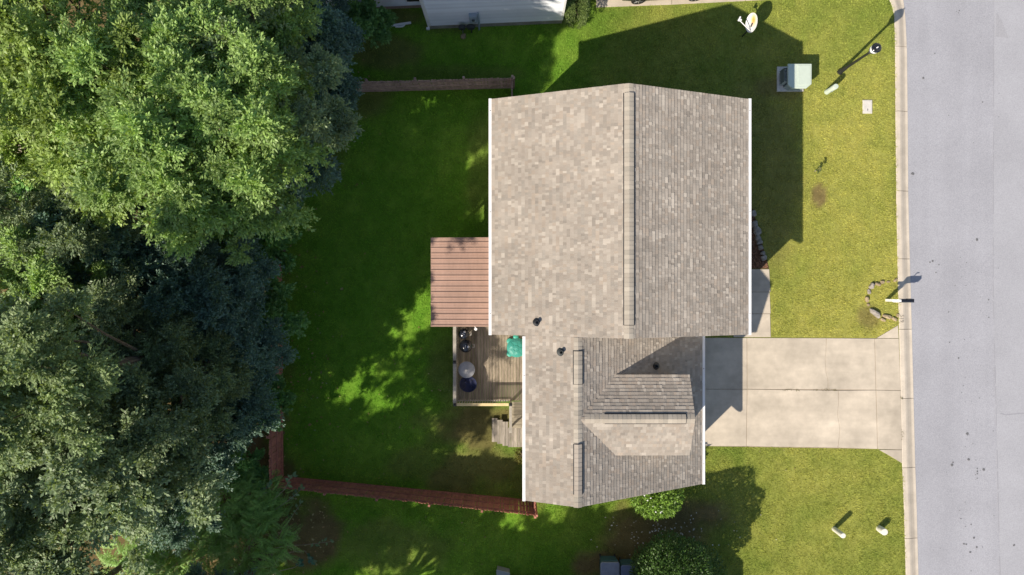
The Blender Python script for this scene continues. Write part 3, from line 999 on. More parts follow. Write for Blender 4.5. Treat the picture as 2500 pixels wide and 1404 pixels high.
c = P(1143, 937, 1.5)
ch = empty('saucer_chair', (c.x, c.y, ZD), 'dark navy round saucer chair tucked under the grey table', 'chair')
ax = Matrix.Rotation(R(14), 3, 'X')
mb = MB(); mb.lathe([(.05, -.16), (.2, -.13), (.32, -.05), (.385, .06), (.40, .075), (.385, .08), (.31, -.03), (.19, -.105), (.05, -.13)], (c.x, c.y, ZD + .42), 30, axis=ax); mb.build('seat', M['navy'], ch, smooth=True)
mb = MB()
ring = [Vector((.405 * math.cos(t), .405 * math.sin(t), .07)) for t in np.linspace(0, 2 * math.pi, 29)]
mb.tube([ax @ v + Vector((c.x, c.y, ZD + .42)) for v in ring], .013, 6); mb.build('rim', M['black'], ch)
for k in range(4):
    a = .785 + k * 1.571
    p = ax @ Vector((.39 * math.cos(a), .39 * math.sin(a), .06)) + Vector((c.x, c.y, ZD + .42))
    mb = MB(); mb.tube([p, (c.x - .3 * math.cos(a), c.y - .3 * math.sin(a) * .9, ZD + .012)], .012, 6); mb.build('leg', M['black'], ch)
for k in range(5):  # dark bars across the seat imitate the shadows of the balusters
    a = 2.4 + k * .32
    p0 = ax @ Vector((.16 * math.cos(a), .16 * math.sin(a), -.10)); p1 = ax @ Vector((.38 * math.cos(a), .38 * math.sin(a), .07))
    o_ = Vector((c.x, c.y, ZD + .425))
    mb = MB(); mb.tube([p0 + o_, (p0 + p1) / 2 + o_ + Vector((0, 0, -.02)), p1 + o_], .009, 5); mb.build('seam_or_shadow', M['black'], ch)

# turtle sandbox
c = P(1261, 849, 1.25)
tx_, ty_ = c.x, c.y
tu = empty('turtle_sandbox', (tx_, ty_, ZD), 'teal plastic turtle shaped sandbox on the deck', 'sandbox')
mb = MB(); mb.lathe([(.36, 0), (.40, .03), (.43, .17), (.455, .18), (.455, .2), (.40, .2)], (tx_, ty_, ZD + .003), 36); mb.build('base', M['teal'], tu, smooth=True)
mb = MB(); mb.lathe([(.435, .18), (.44, .21), (.40, .24), (.36, .275), (.22, .325), (.0, .345)], (tx_, ty_, ZD + .004), 36); sh = mb.build('shell_lid', M['teal_dark'], tu, smooth=True)
# raised shell plates: one hexagon and six around it
def shell_z(r): return ZD + np.interp(r, [0, .22, .36, .40], [.349, .329, .279, .244])
for k in range(7):
    if k == 0:
        pts = [(.135 * math.cos(a), .135 * math.sin(a)) for a in np.arange(6) * math.pi / 3 + .2]
    else:
        a0 = .2 + (k - 1) * math.pi / 3; a1 = a0 + math.pi / 3
        pts = [(.16 * math.cos(a0 + .07), .16 * math.sin(a0 + .07))]
        pts += [(.36 * math.cos(a0 + .05), .36 * math.sin(a0 + .05)), (.375 * math.cos((a0 + a1) / 2), .375 * math.sin((a0 + a1) / 2)), (.36 * math.cos(a1 - .05), .36 * math.sin(a1 - .05))]
        pts += [(.16 * math.cos(a1 - .07), .16 * math.sin(a1 - .07))]
    mb = MB()
    n = len(pts)
    cx = sum(p[0] for p in pts) / n; cy = sum(p[1] for p in pts) / n
    q = [(tx_ + a, ty_ + b, shell_z(math.hypot(a, b)) - .01) for a, b in pts]
    q += [(tx_ + cx + (a - cx) * .9, ty_ + cy + (b - cy) * .9, shell_z(math.hypot(a, b)) + .017) for a, b in pts]
    q += [(tx_ + cx, ty_ + cy, shell_z(math.hypot(cx, cy)) + .026)]
    fs = [(i, (i + 1) % n, n + (i + 1) % n, n + i) for i in range(n)] + [(n + i, n + (i + 1) % n, 2 * n) for i in range(n)]
    mb.add(q, fs); mb.build('shell_plate', M['teal_dark'], sh)
mb = MB(); mb.lathe([(.10, 0), (.135, .06), (.13, .16), (.08, .21), (.02, .22)], (tx_ - .03, ty_ + .50, ZD + .004), 16); mb.build('head', M['teal'], tu, smooth=True)
for a in (.75, 2.4, 3.9, 5.55):
    mb = MB(); mb.lathe([(.12, 0), (.15, .04), (.13, .14), (.05, .17)], (tx_ + .44 * math.cos(a), ty_ + .44 * math.sin(a), ZD + .004), 14); mb.build('foot', M['teal'], tu, smooth=True)

# ------------------------------------------------------------------ fences
def fence(name, label, pts, m, hts, posts_out, toward):
    """pts ground polyline; hts heights at the points; rails on the side 'toward' (a point)"""
    cx = sum(p[0] for p in pts) / len(pts); cy = sum(p[1] for p in pts) / len(pts)
    t = empty(name, (pts[0][0], pts[0][1], 0), label, 'fence', 'fences round the back yard')
    pm = MB(); pm.prism([(-.068, -.009), (.068, -.009), (.068, .009), (-.068, .009)], 0, .97)
    pm.add([(-.068, -.009, .97), (.068, -.009, .97), (.068, .009, .97), (-.068, .009, .97), (-.04, -.009, 1), (.04, -.009, 1), (.04, .009, 1), (-.04, .009, 1)],
           [(0, 1, 5, 4), (1, 2, 6, 5), (2, 3, 7, 6), (3, 0, 4, 7), (4, 5, 6, 7)])
    me = np_mesh('picket', pm.v, pm.f, m)
    for k in range(len(pts) - 1):
        a = Vector((*pts[k], 0)); b = Vector((*pts[k + 1], 0))
        L = (b - a).length; d = (b - a).normalized(); nn = Vector((-d.y, d.x, 0))
        tw = Vector((*toward, 0)) - (a + b) / 2
        if nn.dot(tw) < 0: nn = -nn
        ang = math.atan2(d.y, d.x)
        n = int(L / .146)
        for i in range(n):
            f = (i + .5) / n
            p = a + d * (L * f)
            h = hts[k] * (1 - f) + hts[k + 1] * f + .03 * math.sin(f * 9 + k) + random.uniform(-.012, .012)
            o = bpy.data.objects.new('picket', me)
            link(o, (p.x + nn.x * random.uniform(-.004, .004), p.y + nn.y * random.uniform(-.004, .004), -.01), t)
            o.rotation_euler = (random.uniform(-.008, .008), random.uniform(-.01, .01), ang)
            o.scale = (1, 1, h)
        for zf in (.12, .5, .88):
            mb = MB()
            q = []
            for p, h in ((a, hts[k]), (b, hts[k + 1])):
                for u, z in ((.012, -.045), (.05, -.045), (.05, .045), (.012, .045)):
                    q.append((p.x + nn.x * u, p.y + nn.y * u, h * zf + z))
            mb.add(q, [(3, 2, 1, 0), (4, 5, 6, 7), (0, 1, 5, 4), (1, 2, 6, 5), (2, 3, 7, 6), (3, 0, 4, 7)])
            mb.build('rail', m, t)
        np_ = max(1, round(L / 2.35))
        for i in range(np_ + 1):
            p = a + d * (L * i / np_) - nn * (.065 if posts_out else -.1)
            h = hts[k] + (hts[k + 1] - hts[k]) * i / np_ + .06
            mb = MB(); mb.box(p.x - .05, p.x + .05, p.y - .05, p.y + .05, -.02, h, rz=ang); mb.build('post', m, t)


YC = (-5, 0)
fence('wood_fence', 'weathered grey brown picket fence along the top of the back yard', [(-11.3, 9.45), (0.02, 9.74), (0.02, 7.6)], M['fence_grey'], [1.7, 1.62, 1.6], True, YC)
fence('wood_fence', 'red stained picket fence at the edge of the wood', [(-11.16, -9.2), (-11.3, 9.35)], M['fence_red'], [1.95, 1.8], True, YC)
fence('wood_fence', 'red stained picket fence along the bottom of the back yard', [(-11.06, -9.22), (1.06, -10.38), (1.06, -8.5)], M['fence_red'], [1.8, 2.25, 2.2], True, YC)

# ------------------------------------------------------------------ neighbouring house at the top
NR = math.atan2(.28, 6.44)
def nloc(x, y):   # local frame: origin at the left front corner, x along the wall
    c, s = math.cos(NR), math.sin(NR)
    return (-4.0 + x * c - y * s, 12.6 + x * s + y * c)
nh = empty('neighbour_house', (*nloc(3, 3), 0), 'white sided house with grey block base at the top edge', 'house')
NW = 6.46
def nprism(x0, x1, y0, y1, z0, z1, m, name, parent=None):
    mb = MB(); mb.prism([nloc(x0, y0), nloc(x1, y0), nloc(x1, y1), nloc(x0, y1)], z0, z1)
    return mb.build(name, m, parent or nh)
nprism(.02, NW - .02, .02, 8, 0, .45, M['foundation'], 'foundation')
w_ = nprism(.0, NW, .05, 8, .45, 5.4, M['white_wall'], 'wall')
def siding(x0, x1, y, z0, z1, parent):
    e = .19; k = 0
    z = z0
    while z < z1 - .05:
        mb = MB()
        a = nloc(x0, y); b = nloc(x1, y)
        c, s = math.cos(NR), math.sin(NR)
        q = []
        for (X, Yy) in (a, b):
            for (o_, zz) in ((-.046, z), (-.008, z + e + .01), (.02, z + e + .01), (.02, z)):
                q.append((X - s * o_, Yy + c * o_, zz))
        mb.add(q, [(0, 4, 5, 1), (1, 5, 6, 2), (3, 7, 4, 0), (0, 1, 2, 3), (7, 6, 5, 4)])
        mb.build('siding_board', M['white_wall'], parent)
        z += e; k += 1
siding(.1, NW - .1, .05, .44, 5.3, w_)
for x in (.0, NW - .1):
    nprism(x, x + .1, .0, .12, .42, 5.4, M['white'], 'corner_trim')
nprism(-.08, .0, .05, .12, .2, 5.3, M['white'], 'downspout')
nprism(-.16, .0, -.06, .05, .08, .2, M['white'], 'downspout_elbow')
# recessed left part
w2 = nprism(-5.2, -.02, 1.05, 8, .5, 5.3, M['white_wall'], 'wall')
nprism(-5.15, -.05, 1.08, 7.9, 0, .5, M['fence_grey'], 'foundation')
siding(-5.15, -.12, 1.05, .5, 5.2, w2)
w3 = nprism(-6.6, -2.55, .62, 7.5, .3, 5.3, M['white_wall'], 'wall')
nprism(-6.55, -2.6, .66, 7.4, 0, .3, M['foundation'], 'foundation')
siding(-6.55, -2.6, .62, .3, 5.2, w3)
wf = nprism(-1.0, -.2, .98, 1.03, .95, 2.2, M['white'], 'window')
nprism(-.92, -.28, .96, .98, 1.03, 2.12, M['glass'], 'pane', wf)
# its roof
mb = MB()
def nroof(x0, x1, y0, y1, ze, zr, m, name):
    ym = (y0 + y1) / 2
    q = [(*nloc(x0, y0), ze), (*nloc(x1, y0), ze), (*nloc(x1, ym), zr), (*nloc(x0, ym), zr), (*nloc(x0, y1), ze), (*nloc(x1, y1), ze)]
    q += [(a, b, c - .12) for a, b, c in q]
    mb = MB(); mb.add(q, [(0, 1, 2, 3), (3, 2, 5, 4), (7, 6, 9, 8), (8, 9, 10, 11), (0, 6, 7, 1), (5, 11, 10, 4), (1, 7, 8, 2), (2, 8, 11, 5), (3, 9, 6, 0), (4, 10, 9, 3)])
    mb.cur = (1, 1, 1); mb.c = [tuple(PAL[3])] * len(mb.v)
    return mb.build(name, m, nh, col=True)
nroof(-.25, NW + .25, -.2, 8.2, 5.42, 7.3, M['shingle'], 'roof')
nroof(-6.8, -.3, .45, 8.2, 5.36, 7.0, M['shingle'], 'roof')

# electric panel and gas meter on that wall
em = empty('electric_panel', (*nloc(2.2, -.1), 0), 'blue grey electric panel with conduit on the white siding', 'electric panel')
def nbox(x0, x1, y0, y1, z0, z1, m, name, parent):
    mb = MB(); mb.prism([nloc(x0, y0), nloc(x1, y0), nloc(x1, y1), nloc(x0, y1)], z0, z1)
    return mb.build(name, m, parent)
nbox(2.0, 2.36, -.16, .02, 1.0, 1.75, M['grey_box'], 'cabinet', em)
nbox(2.04, 2.32, -.18, -.16, 1.05, 1.7, M['grey_box'], 'cabinet_door', em)
mb = MB(); a = nloc(2.18, -.2); mb.lathe([(.075, -.02), (.075, .03), (.05, .05)], (a[0], a[1], 1.4), 14, axis=Matrix.Rotation(R(90), 3, 'X')); mb.build('meter_dial', M['glass'], em)
mb = MB(); mb.tube([(*nloc(2.42, -.08), 1.9), (*nloc(2.42, -.08), .9), (*nloc(2.40, -.1), 0)], .05, 8); mb.build('conduit', M['grey_box'], em)
gm_ = empty('gas_meter', (*nloc(1.75, -.2), 0), 'dark gas meter with two drums on pipes by the white wall', 'gas meter')
for x, r in ((1.6, .17), (2.02, .2)):
    mb = MB(); a = nloc(x, -.24); mb.lathe([(r * .8, -.09), (r, -.05), (r, .05), (r * .8, .09)], (a[0], a[1], .72), 16, axis=Matrix.Rotation(R(90), 3, 'X')); mb.build('drum', M['pipe_dark'], gm_, smooth=True)
    mb = MB(); mb.tube([(*nloc(x, -.24), 0), (*nloc(x, -.24), .6)], .03, 8); mb.build('pipe', M['steel'] if x < 1.8 else M['pipe_dark'], gm_)
mb = MB(); mb.tube([(*nloc(1.6, -.24), .8), (*nloc(2.02, -.24), .8)], .03, 8); mb.build('pipe', M['pipe_dark'], gm_)
v, f = lump((*nloc(1.6, -.42), .05), .13, .12, .08, 4); mb = MB(); mb.add(v, f)
tag(mb.build('rock', M['stone']), 'pale rock on the grass below the gas meter', 'rock')

# spare downspout pieces lying on the grass
def lying(name, label, pts, w, h, m, z=0.05):
    mb = MB()
    q = [P(a, b) for a, b in pts]
    for k in range(len(q)):
        d = (q[min(k + 1, len(q) - 1)] - q[max(k - 1, 0)]).normalized(); nn = Vector((-d.y, d.x, 0)) * w / 2
        mb.v += [tuple(q[k] + nn + Vector((0, 0, z))), tuple(q[k] - nn + Vector((0, 0, z))), tuple(q[k] - nn * .85 + Vector((0, 0, z + h))), tuple(q[k] + nn * .85 + Vector((0, 0, z + h)))]
        mb.c += [(1, 1, 1)] * 4
        if k:
            b = (k - 1) * 4
            for i in range(4):
                j = (i + 1) % 4
                mb.f.append((b + i, b + j, b + 4 + j, b + 4 + i))
    n = len(q)
    mb.f += [(3, 2, 1, 0), tuple((n - 1) * 4 + i for i in range(4))]
    return tag(mb.build(name, m), label, 'downspout')
lying('downspout', 'long straight white downspout lying on the grass', [(903, 71), (950, 65), (1004, 57)], .1, .08, M['white'])
lying('downspout_elbow', 'short hooked white downspout elbow beside the long downspout', [(966, 66.5), (978, 66.5), (984, 65.5), (988, 62.5), (986, 60)], .075, .07, M['white'], .04)
lying('downspout_piece', 'small white pipe piece at the edge of the trees', [(882, 79.5), (889, 82)], .09, .07, M['white'])

# cars on the neighbour's drive
def car(name, x, y, rz, paint, label):
    t = empty(name, (x, y, .03), label, 'car', 'cars on the drive at the top edge')
    L, Wd = 4.5, 1.8
    c, s = math.cos(rz), math.sin(rz)
    def T(px_, py_, pz): return (x + px_ * c - py_ * s, y + px_ * s + py_ * c, .03 + pz)
    prof = [(-2.2, .45), (-2.25, .7), (-2.1, .9), (-1.3, .98), (-.6, 1.38), (.7, 1.42), (1.5, 1.02), (2.15, .95), (2.25, .7), (2.2, .42), (1.5, .28), (-1.5, .28)]
    mb = MB(); n = len(prof)
    q = []
    for yy, k in ((-.9, 0), (-.82, 1), (.82, 1), (.9, 0)):
        for a, b in prof:
            sh = .0 if b < .95 else (.16 if k == 0 else .0)
            q.append(T(a * (1 if k else .985), yy * (1 if b < 1.05 else (.8 if k == 0 else .84)), b if k else min(b, 1.36) ))
    fs = [tuple(range(n)), tuple(3 * n + n - 1 - i for i in range(n))]
    for r_ in range(3):
        for i in range(n):
            j = (i + 1) % n
            fs.append((r_ * n + i, (r_ + 1) * n + i, (r_ + 1) * n + j, r_ * n + j))
    mb.add(q, fs); body = mb.build('body', paint, t)
    for sy in (-1, 1):
        mb = MB(); mb.add([T(-1.15, sy * .87, 1.0), T(1.25, sy * .87, 1.03), T(.6, sy * .80, 1.32), T(-.6, sy * .80, 1.30)], [(0, 1, 2, 3) if sy < 0 else (3, 2, 1, 0)]); mb.build('side_window', M['glass'], body)
        for wx in (-1.38, 1.38):
            mb = MB(); ax_ = Matrix.Rotation(rz, 3, 'Z') @ Matrix.Rotation(R(90), 3, 'X')
            mb.lathe([(.22, -.11), (.31, -.11), (.335, -.07), (.335, .07), (.31, .11), (.22, .11)], T(wx, sy * .84, .335), 28, axis=ax_); w = mb.build('wheel', M['tyre'], t)
            mb = MB(); mb.lathe([(.225, -.105), (.21, -.085), (.05, -.095), (.05, -.11)] if True else [], T(wx, sy * .84, .335), 20, axis=ax_ if sy > 0 else ax_ @ Matrix.Rotation(math.pi, 3, 'X')); mb.build('rim', M['steel'], w)
            for k in range(5):
                a = k * 1.2566
                mb = MB(); p0 = Vector((.05 * math.cos(a), .05 * math.sin(a), .105)); p1 = Vector((.215 * math.cos(a), .215 * math.sin(a), .1))
                if sy > 0: p0.z *= -1; p1.z *= -1
                mb.tube([Vector(T(wx, sy * .84, .335)) + ax_ @ p0, Vector(T(wx, sy * .84, .335)) + ax_ @ p1], .024, 5); mb.build('spoke', M['steel'], w)
car('parked_car', 7.42, 14.82, R(3), M['car_paint'], 'dark car whose wheel shows at the top edge')
car('parked_car', 2.42 + .1, 15.0, R(3), M['car_blue'], 'blue grey car just showing behind the clipped shrub')
c = P(1403, 2)
bk = empty('bucket', (c.x, c.y + .12, 0), 'white bucket against the clipped shrub at the top edge', 'bucket')
mb = MB(); mb.lathe([(.10, 0), (.13, .3), (.14, .31), (.125, .31), (.10, .05)], (c.x, c.y + .12, 0), 18); mb.build('pail', M['white'], bk, smooth=True)
mb = MB(); mb.tube([(c.x + .135 * math.cos(t), c.y + .12 + .02, .3 + .1 * math.sin(t)) for t in np.linspace(0, math.pi, 9)], .006, 5); mb.build('handle', M['steel'], bk)

# ------------------------------------------------------------------ neighbouring house below the frame (casts the shade on the lower lawn)
sh_ = empty('south_house', (2.5, -21, 0), 'neighbouring house just below the bottom edge', 'house')
mb = MB(); house_prism(mb, [(-3.5, 0), (8.4, 0), (8.4, 3.05), (2.3, 6.6), (-3.5, 4.6)], -26, -16.1); mb.build('wall', M['wall'], sh_)
for (xa, za, xb, zb) in ((-4.0, 4.58, 2.3, 6.72), (2.3, 6.72, 8.75, 3.0)):
    mb = MB(); mb.cur = tuple(PAL[0])
    q = [(xa, -26.3, za), (xb, -26.3, zb), (xb, -15.85, zb), (xa, -15.85, za)]
    q += [(a, b, c_ - .12) for a, b, c_ in q]
    mb.add(q, [(0, 1, 2, 3), (7, 6, 5, 4), (0, 4, 5, 1), (1, 5, 6, 2), (2, 6, 7, 3), (3, 7, 4, 0)])
    mb.build('roof', M['shingle'], sh_, col=True)
# low reddish platform and storage box at the bottom edge
pl_ = empty('red_platform', (1.2, -14.4, 0), 'reddish brown plank platform at the bottom edge', 'platform')
for k in range(7):
    mb = MB(); mb.box(.02, 1.95 - .02 * k, -14.02 - (k + 1) * .15, -14.02 - k * .15 - .006, .2, .34); mb.build('plank', M['fence_red'], pl_)
mb = MB(); mb.box(.1, 1.7, -14.95, -14.1, 0, .2); mb.build('frame', M['rail'], pl_)
sb = empty('storage_box', (-.4, -14.1, 0), 'grey green storage box at the bottom edge beside the red platform', 'box')
mb = MB(); mb.prism([(-.72, -14.6), (-.12, -14.6), (-.12, -13.72), (-.72, -13.58)], 0, .5); mb.build('bin_body', M['mint_dark'], sb)
mb = MB(); mb.prism([(-.75, -14.62), (-.1, -14.62), (-.1, -13.70), (-.75, -13.54)], .5, .56, b=.02); mb.build('lid', M['mint_dark'], sb)

# bins
def bin_(x0, x1, y1, h, label, bm, lm, flap):
    t = empty('wheelie_bin', ((x0 + x1) / 2, y1 - .35, 0), label, 'bin', 'bins at the bottom edge')
    y0 = y1 - .72
    mb = MB()
    q = []
    for z, k in ((.08, .86), (h - .06, 1.0)):
        cx, cy = (x0 + x1) / 2, (y0 + y1) / 2
        for a, b in ((x0, y0), (x1, y0), (x1, y1), (x0, y1)):
            q.append((cx + (a - cx) * k, cy + (b - cy) * k, z))
    mb.add(q, [(3, 2, 1, 0), (4, 5, 6, 7), (0, 1, 5, 4), (1, 2, 6, 5), (2, 3, 7, 6), (3, 0, 4, 7)]); mb.build('bin_body', bm, t)
    mb = MB(); mb.prism([(x0 - .02, y0), (x1 + .02, y0), (x1 + .02, y1 - .06), (x1 - .05, y1 + .02), (x0 + .05, y1 + .02), (x0 - .02, y1 - .06)], h - .055, h, b=.03); l_ = mb.build('lid', lm, t)
    mb = MB(); mb.prism([(x0 + flap, y0 + .08), (x1 - .05, y0 + .08), (x1 - .05, y1 - .2), (x0 + flap, y1 - .2)], h, h + .015, b=.008); mb.build('lid_panel', lm, l_)
    mb = MB(); mb.tube([(x0 + .06, y1 + .07, h - .1), (x1 - .06, y1 + .07, h - .1)], .016, 6); mb.build('handle', bm, t)
    for x in (x0 + .08, x1 - .08):
        mb = MB(); mb.lathe([(.1, -.03), (.1, .03)], (x, y1 - .06, .1), 14, axis=Matrix.Rotation(R(90), 3, 'Y')); mb.build('wheel', M['tyre'], t)
k = (CAM_H - 1.05) / FPX
bin_(217 * k, 262 * k, -672 * k, 1.05, 'pale grey wheelie bin at the bottom edge', M['bin_teal'], M['bin_grey'], .26)
bin_(267 * k, 306 * k, -680 * k, 1.02, 'darker blue wheelie bin beside the round evergreen tree', M['bin_teal'], M['bin_blue'], .06)

# ------------------------------------------------------------------ street furniture on the front lawn
b0_ = P(2050, 176)
lp = empty('street_lamp', b0_, 'black street lamp post with acorn lantern near the kerb', 'street lamp')
X, Yy = b0_.x, b0_.y
mb = MB(); mb.lathe([(.14, 0), (.14, .06), (.11, .12), (.10, .5), (.085, .62), (.07, .75), (.056, 2.75), (.07, 2.78), (.07, 2.84), (.045, 2.86)], (X, Yy, 0), 16); mb.build('pole', M['black'], lp, smooth=True)
mb = MB(); mb.lathe([(.05, 2.86), (.10, 2.92), (.155, 3.02), (.165, 3.06), (.15, 3.07)], (X, Yy, 0), 20); mb.build('lantern_base', M['black'], lp, smooth=True)
mb = MB(); mb.lathe([(.14, 3.06), (.19, 3.16), (.205, 3.28), (.195, 3.36)], (X, Yy, 0), 24); mb.build('globe', M['white'], lp, smooth=True)
mb = MB(); mb.lathe([(.215, 3.35), (.222, 3.38), (.195, 3.42), (.165, 3.43), (.155, 3.49), (.10, 3.56), (.04, 3.59), (.025, 3.62), (.035, 3.65), (.018, 3.70), (.004, 3.73)], (X, Yy, 0), 28); mb.build('lantern_cap', M['enamel'], lp, smooth=True)

# satellite dish on a ground pole
b0_ = P(1812, 89)
sd = empty('satellite_dish', b0_, 'white oval satellite dish with orange patch on a ground pole', 'satellite dish')
X, Yy = b0_.x, b0_.y
mb = MB(); mb.tube([(X, Yy, -.02), (X, Yy, 1.0), (X + .05, Yy + .06, 1.12)], .03, 8); mb.build('pole', M['black'], sd)
dc = P(1834.5, 55.5, 1.22)
nrm = Vector((-.72, -.06, .45)).normalized()      # boresight
upv = Vector((.32, .85, 0)); upv = (upv - nrm * upv.dot(nrm)).normalized(); sdv = upv.cross(nrm).normalized()
q = []; fs = []
NR_, NA = 7, 30
for i in range(NR_ + 1):
    r_ = i / NR_
    for j in range(NA):
        a = 2 * math.pi * j / NA
        q.append(dc + upv * (.445 * r_ * math.cos(a)) + sdv * (.34 * r_ * math.sin(a)) + nrm * (.085 * r_ * r_ - .085))
m0 = len(q)
q += [p - nrm * .012 for p in q[:m0]]
for i in range(NR_):
    for j in range(NA):
        k = (j + 1) % NA
        f_ = (i * NA + j, i * NA + k, (i + 1) * NA + k, (i + 1) * NA + j)
        fs.append(f_); fs.append(tuple(m0 + x_ for x_ in reversed(f_)))
for j in range(NA):
    k = (j + 1) % NA
    fs.append((NR_ * NA + j, NR_ * NA + k, m0 + NR_ * NA + k, m0 + NR_ * NA + j))
mb = MB(); mb.add(q, fs)
mb.c = []
for p in q:
    u = (p - dc).dot(upv) / .445; w = (p - dc).dot(sdv) / .34
    k = max(0, min(1, 1.35 - 1.25 * math.hypot((u - .30) / .75, (w - .12) / .60)))  # reflector turns orange around an off-centre spot
    mb.c.append(tuple(np.array([.70, .70, .68]) * (1 - k) + np.array([.74, .36, .09]) * min(1, 1.25 * k)))
mb.build('reflector', M['dish'], sd, smooth=True, col=True)
mb = MB(); mb.tube([(X + .05, Yy + .06, 1.1), dc - nrm * .1], .05, 8); mb.build('mount', M['pipe_dark'], sd)
e0 = dc - upv * .38 - nrm * .0; e1 = P(1805, 49, 1.5)
mb = MB(); mb.tube([e0, e1], .022, 8); mb.build('feed_arm', M['white'], sd)
mb = MB(); mb.tube([e1 + Vector((-.03, -.04, 0)), e1 + Vector((.05, .15, .02))], [.055, .035], 8); hd = mb.build('feed_head', M['white'], sd)
mb = MB(); mb.tube([e1, e1 + Vector((.10, .02, -.02))], [.03, .045], 10); mb.build('feed_horn', M['white'], hd)

# pad mounted transformer
tf = empty('transformer', (13.6, 10.1, 0), 'mint green pad transformer with cooling fins, half in the house shadow', 'transformer')
mb = MB(); mb.box(12.92, 14.2, 9.56, 10.76, -.02, .1, b=.015); mb.build('concrete_pad', M['lid'], tf)
mb = MB(); mb.prism([(13.2, 9.72), (13.42, 9.58), (14.0, 9.58), (14.16, 9.72), (14.16, 10.55), (13.2, 10.55)], .1, .84); tk = mb.build('tank', M['mint_dark'], tf)
mb = MB(); mb.prism([(13.1, 9.62), (13.3, 9.46), (13.98, 9.46), (14.22, 9.66), (14.22, 10.62), (13.1, 10.62)], .84, .95, b=.02); mb.build('lid', M['mint'], tf)
mb = MB(); mb.prism([(13.56, 9.6), (14.06, 9.6), (14.15, 9.7), (14.15, 10.55), (13.56, 10.55)], .95, .965, b=.01); mb.build('lid_plate', M['mint'], tf)
for k in range(10):
    y = 9.82 + k * .072
    mb = MB(); mb.box(12.99, 13.2, y, y + .022, .16, .78); mb.build('cooling_fin', M['mint_dark'], tf)
mb = MB(); mb.box(13.185, 13.2, 9.78, 10.52, .14, .8); mb.build('fin_backing', M['black'], tf)

# utility pedestals
def pedestal(pb, h, r, label, m, taper=1.0):
    b = P(*pb)
    t = empty('utility_pedestal', b, label, 'pedestal', 'utility pedestals on the front lawn')
    mb = MB(); mb.lathe([(r * taper, -.02), (r * taper, .1), (r, .25), (r, h - .3)], (b.x, b.y, 0), 18); mb.build('housing', m, t, smooth=True)
    mb = MB(); mb.lathe([(r * 1.06, h - .32), (r * 1.06, h - .03), (r * .98, h - .004), (r * .6, h)], (b.x, b.y, 0), 18); mb.build('cap', m, t, smooth=True)
    mb = MB(); mb.box(b.x - r * .3, b.x + r * .3, b.y - r * 1.12, b.y - r * .9, h * .5, h * .62); mb.build('latch', M['mint_dark'], t)
pedestal((2018, 225), .98, .12, 'pale mint utility pedestal between the lamp and the transformer', M['mint'], 1.05)
pedestal((2036, 1291), .95, .118, 'taller slim pale pedestal on the lower front lawn', M['pale_post'])
pedestal((2146, 1290), .52, .155, 'short stout pale pedestal nearer the kerb', M['pale_post'])

# water meter lid
c = P(2117, 261)
wm = empty('meter_lid', (c.x, c.y, 0), 'pale rectangular meter lid set in the lawn', 'meter lid')
mb = MB(); mb.box(c.x - .23, c.x + .23, c.y - .33, c.y + .33, -.1, .045, b=.01); mb.build('frame', M['lid'], wm)
mb = MB(); mb.box(c.x - .19, c.x + .19, c.y - .29, c.y + .29, .045, .056, b=.006); cv = mb.build('cover', M['lid'], wm)
mb = MB(); mb.box(c.x - .015, c.x + .015, c.y - .2, c.y - .1, .056, .06); mb.build('pull_slot', M['vent_dark'], cv)

# mailbox
b0_ = P(2164, 733)
ml = empty('mailbox', b0_, 'black mailbox on a white post leaning over the kerb', 'mailbox')
X, Yy = b0_.x, b0_.y
mb = MB(); mb.box(X - .06, X + .06, Yy - .06, Yy + .06, -.02, 1.25, b=.01); mb.build('post', M['white'], ml)
mb = MB(); mb.box(X - .3, X + .55, Yy - .05, Yy + .05, .98, 1.06); mb.build('arm', M['white'], ml)
mb = MB()
prof = [(-.09, 0), (.09, 0), (.09, .12)] + [(.09 * math.cos(t), .12 + .09 * math.sin(t)) for t in np.linspace(.4, math.pi - .4, 7)] + [(-.09, .12)]
n = len(prof)
q = [(X + .02, Yy + a, 1.07 + z) for a, z in prof] + [(X + .60, Yy + a, 1.07 + z) for a, z in prof]
mb.add(q, [tuple(range(n - 1, -1, -1)), tuple(n + i for i in range(n))] + [(i, (i + 1) % n, n + (i + 1) % n, n + i) for i in range(n)])
bx_ = mb.build('box', M['enamel'], ml)
mb = MB(); mb.box(X + .60, X + .615, Yy - .085, Yy + .085, 1.075, 1.27); mb.build('door', M['black'], bx_)
mb = MB(); mb.box(X + .28, X + .32, Yy + .095, Yy + .105, 1.15, 1.36); mb.box(X + .28, X + .4, Yy + .095, Yy + .105, 1.36, 1.42); mb.build('flag', M['black'], bx_)
mb = MB(); mb.tube([(X - .02, Yy - .07, .6), (X + .1, Yy - .075, 1.0)], .012, 6); mb.build('brace', M['white'], ml)

# stones round the mailbox
ST = [(2127, 698, .20, .13, .14, 60, 'stone_grey', 'grey rounded stone'), (2121, 712, .10, .16, .08, 10, 'stone_grey', 'flat grey stone'),
      (2142, 694, .19, .08, .09, -20, 'stone', 'long pale stone'), (2153, 689, .12, .09, .09, 15, 'stone', 'small tan stone'),
      (2168, 688, .11, .05, .05, 5, 'stone', 'sunken flat stone'), (2185, 684, .12, .07, .08, 35, 'stone', 'small brown stone by the kerb'),
      (2115, 731, .10, .16, .12, 12, 'stone', 'orange tan upright stone'), (2119, 744, .07, .09, .06, 30, 'stone', 'little tan wedge stone'),
      (2134, 764, .36, .15, .15, -42, 'stone_grey', 'largest long grey stone'), (2155, 781, .14, .08, .10, -25, 'stone', 'orange stone at the end of the long grey stone'),
      (2164, 773, .26, .11, .10, -18, 'stone', 'broad tan stone'), (2182, 779, .16, .08, .09, -35, 'stone', 'narrow tan stone'), (2191, 770, .07, .10, .07, -20, 'stone', 'small pale stone touching the kerb')]
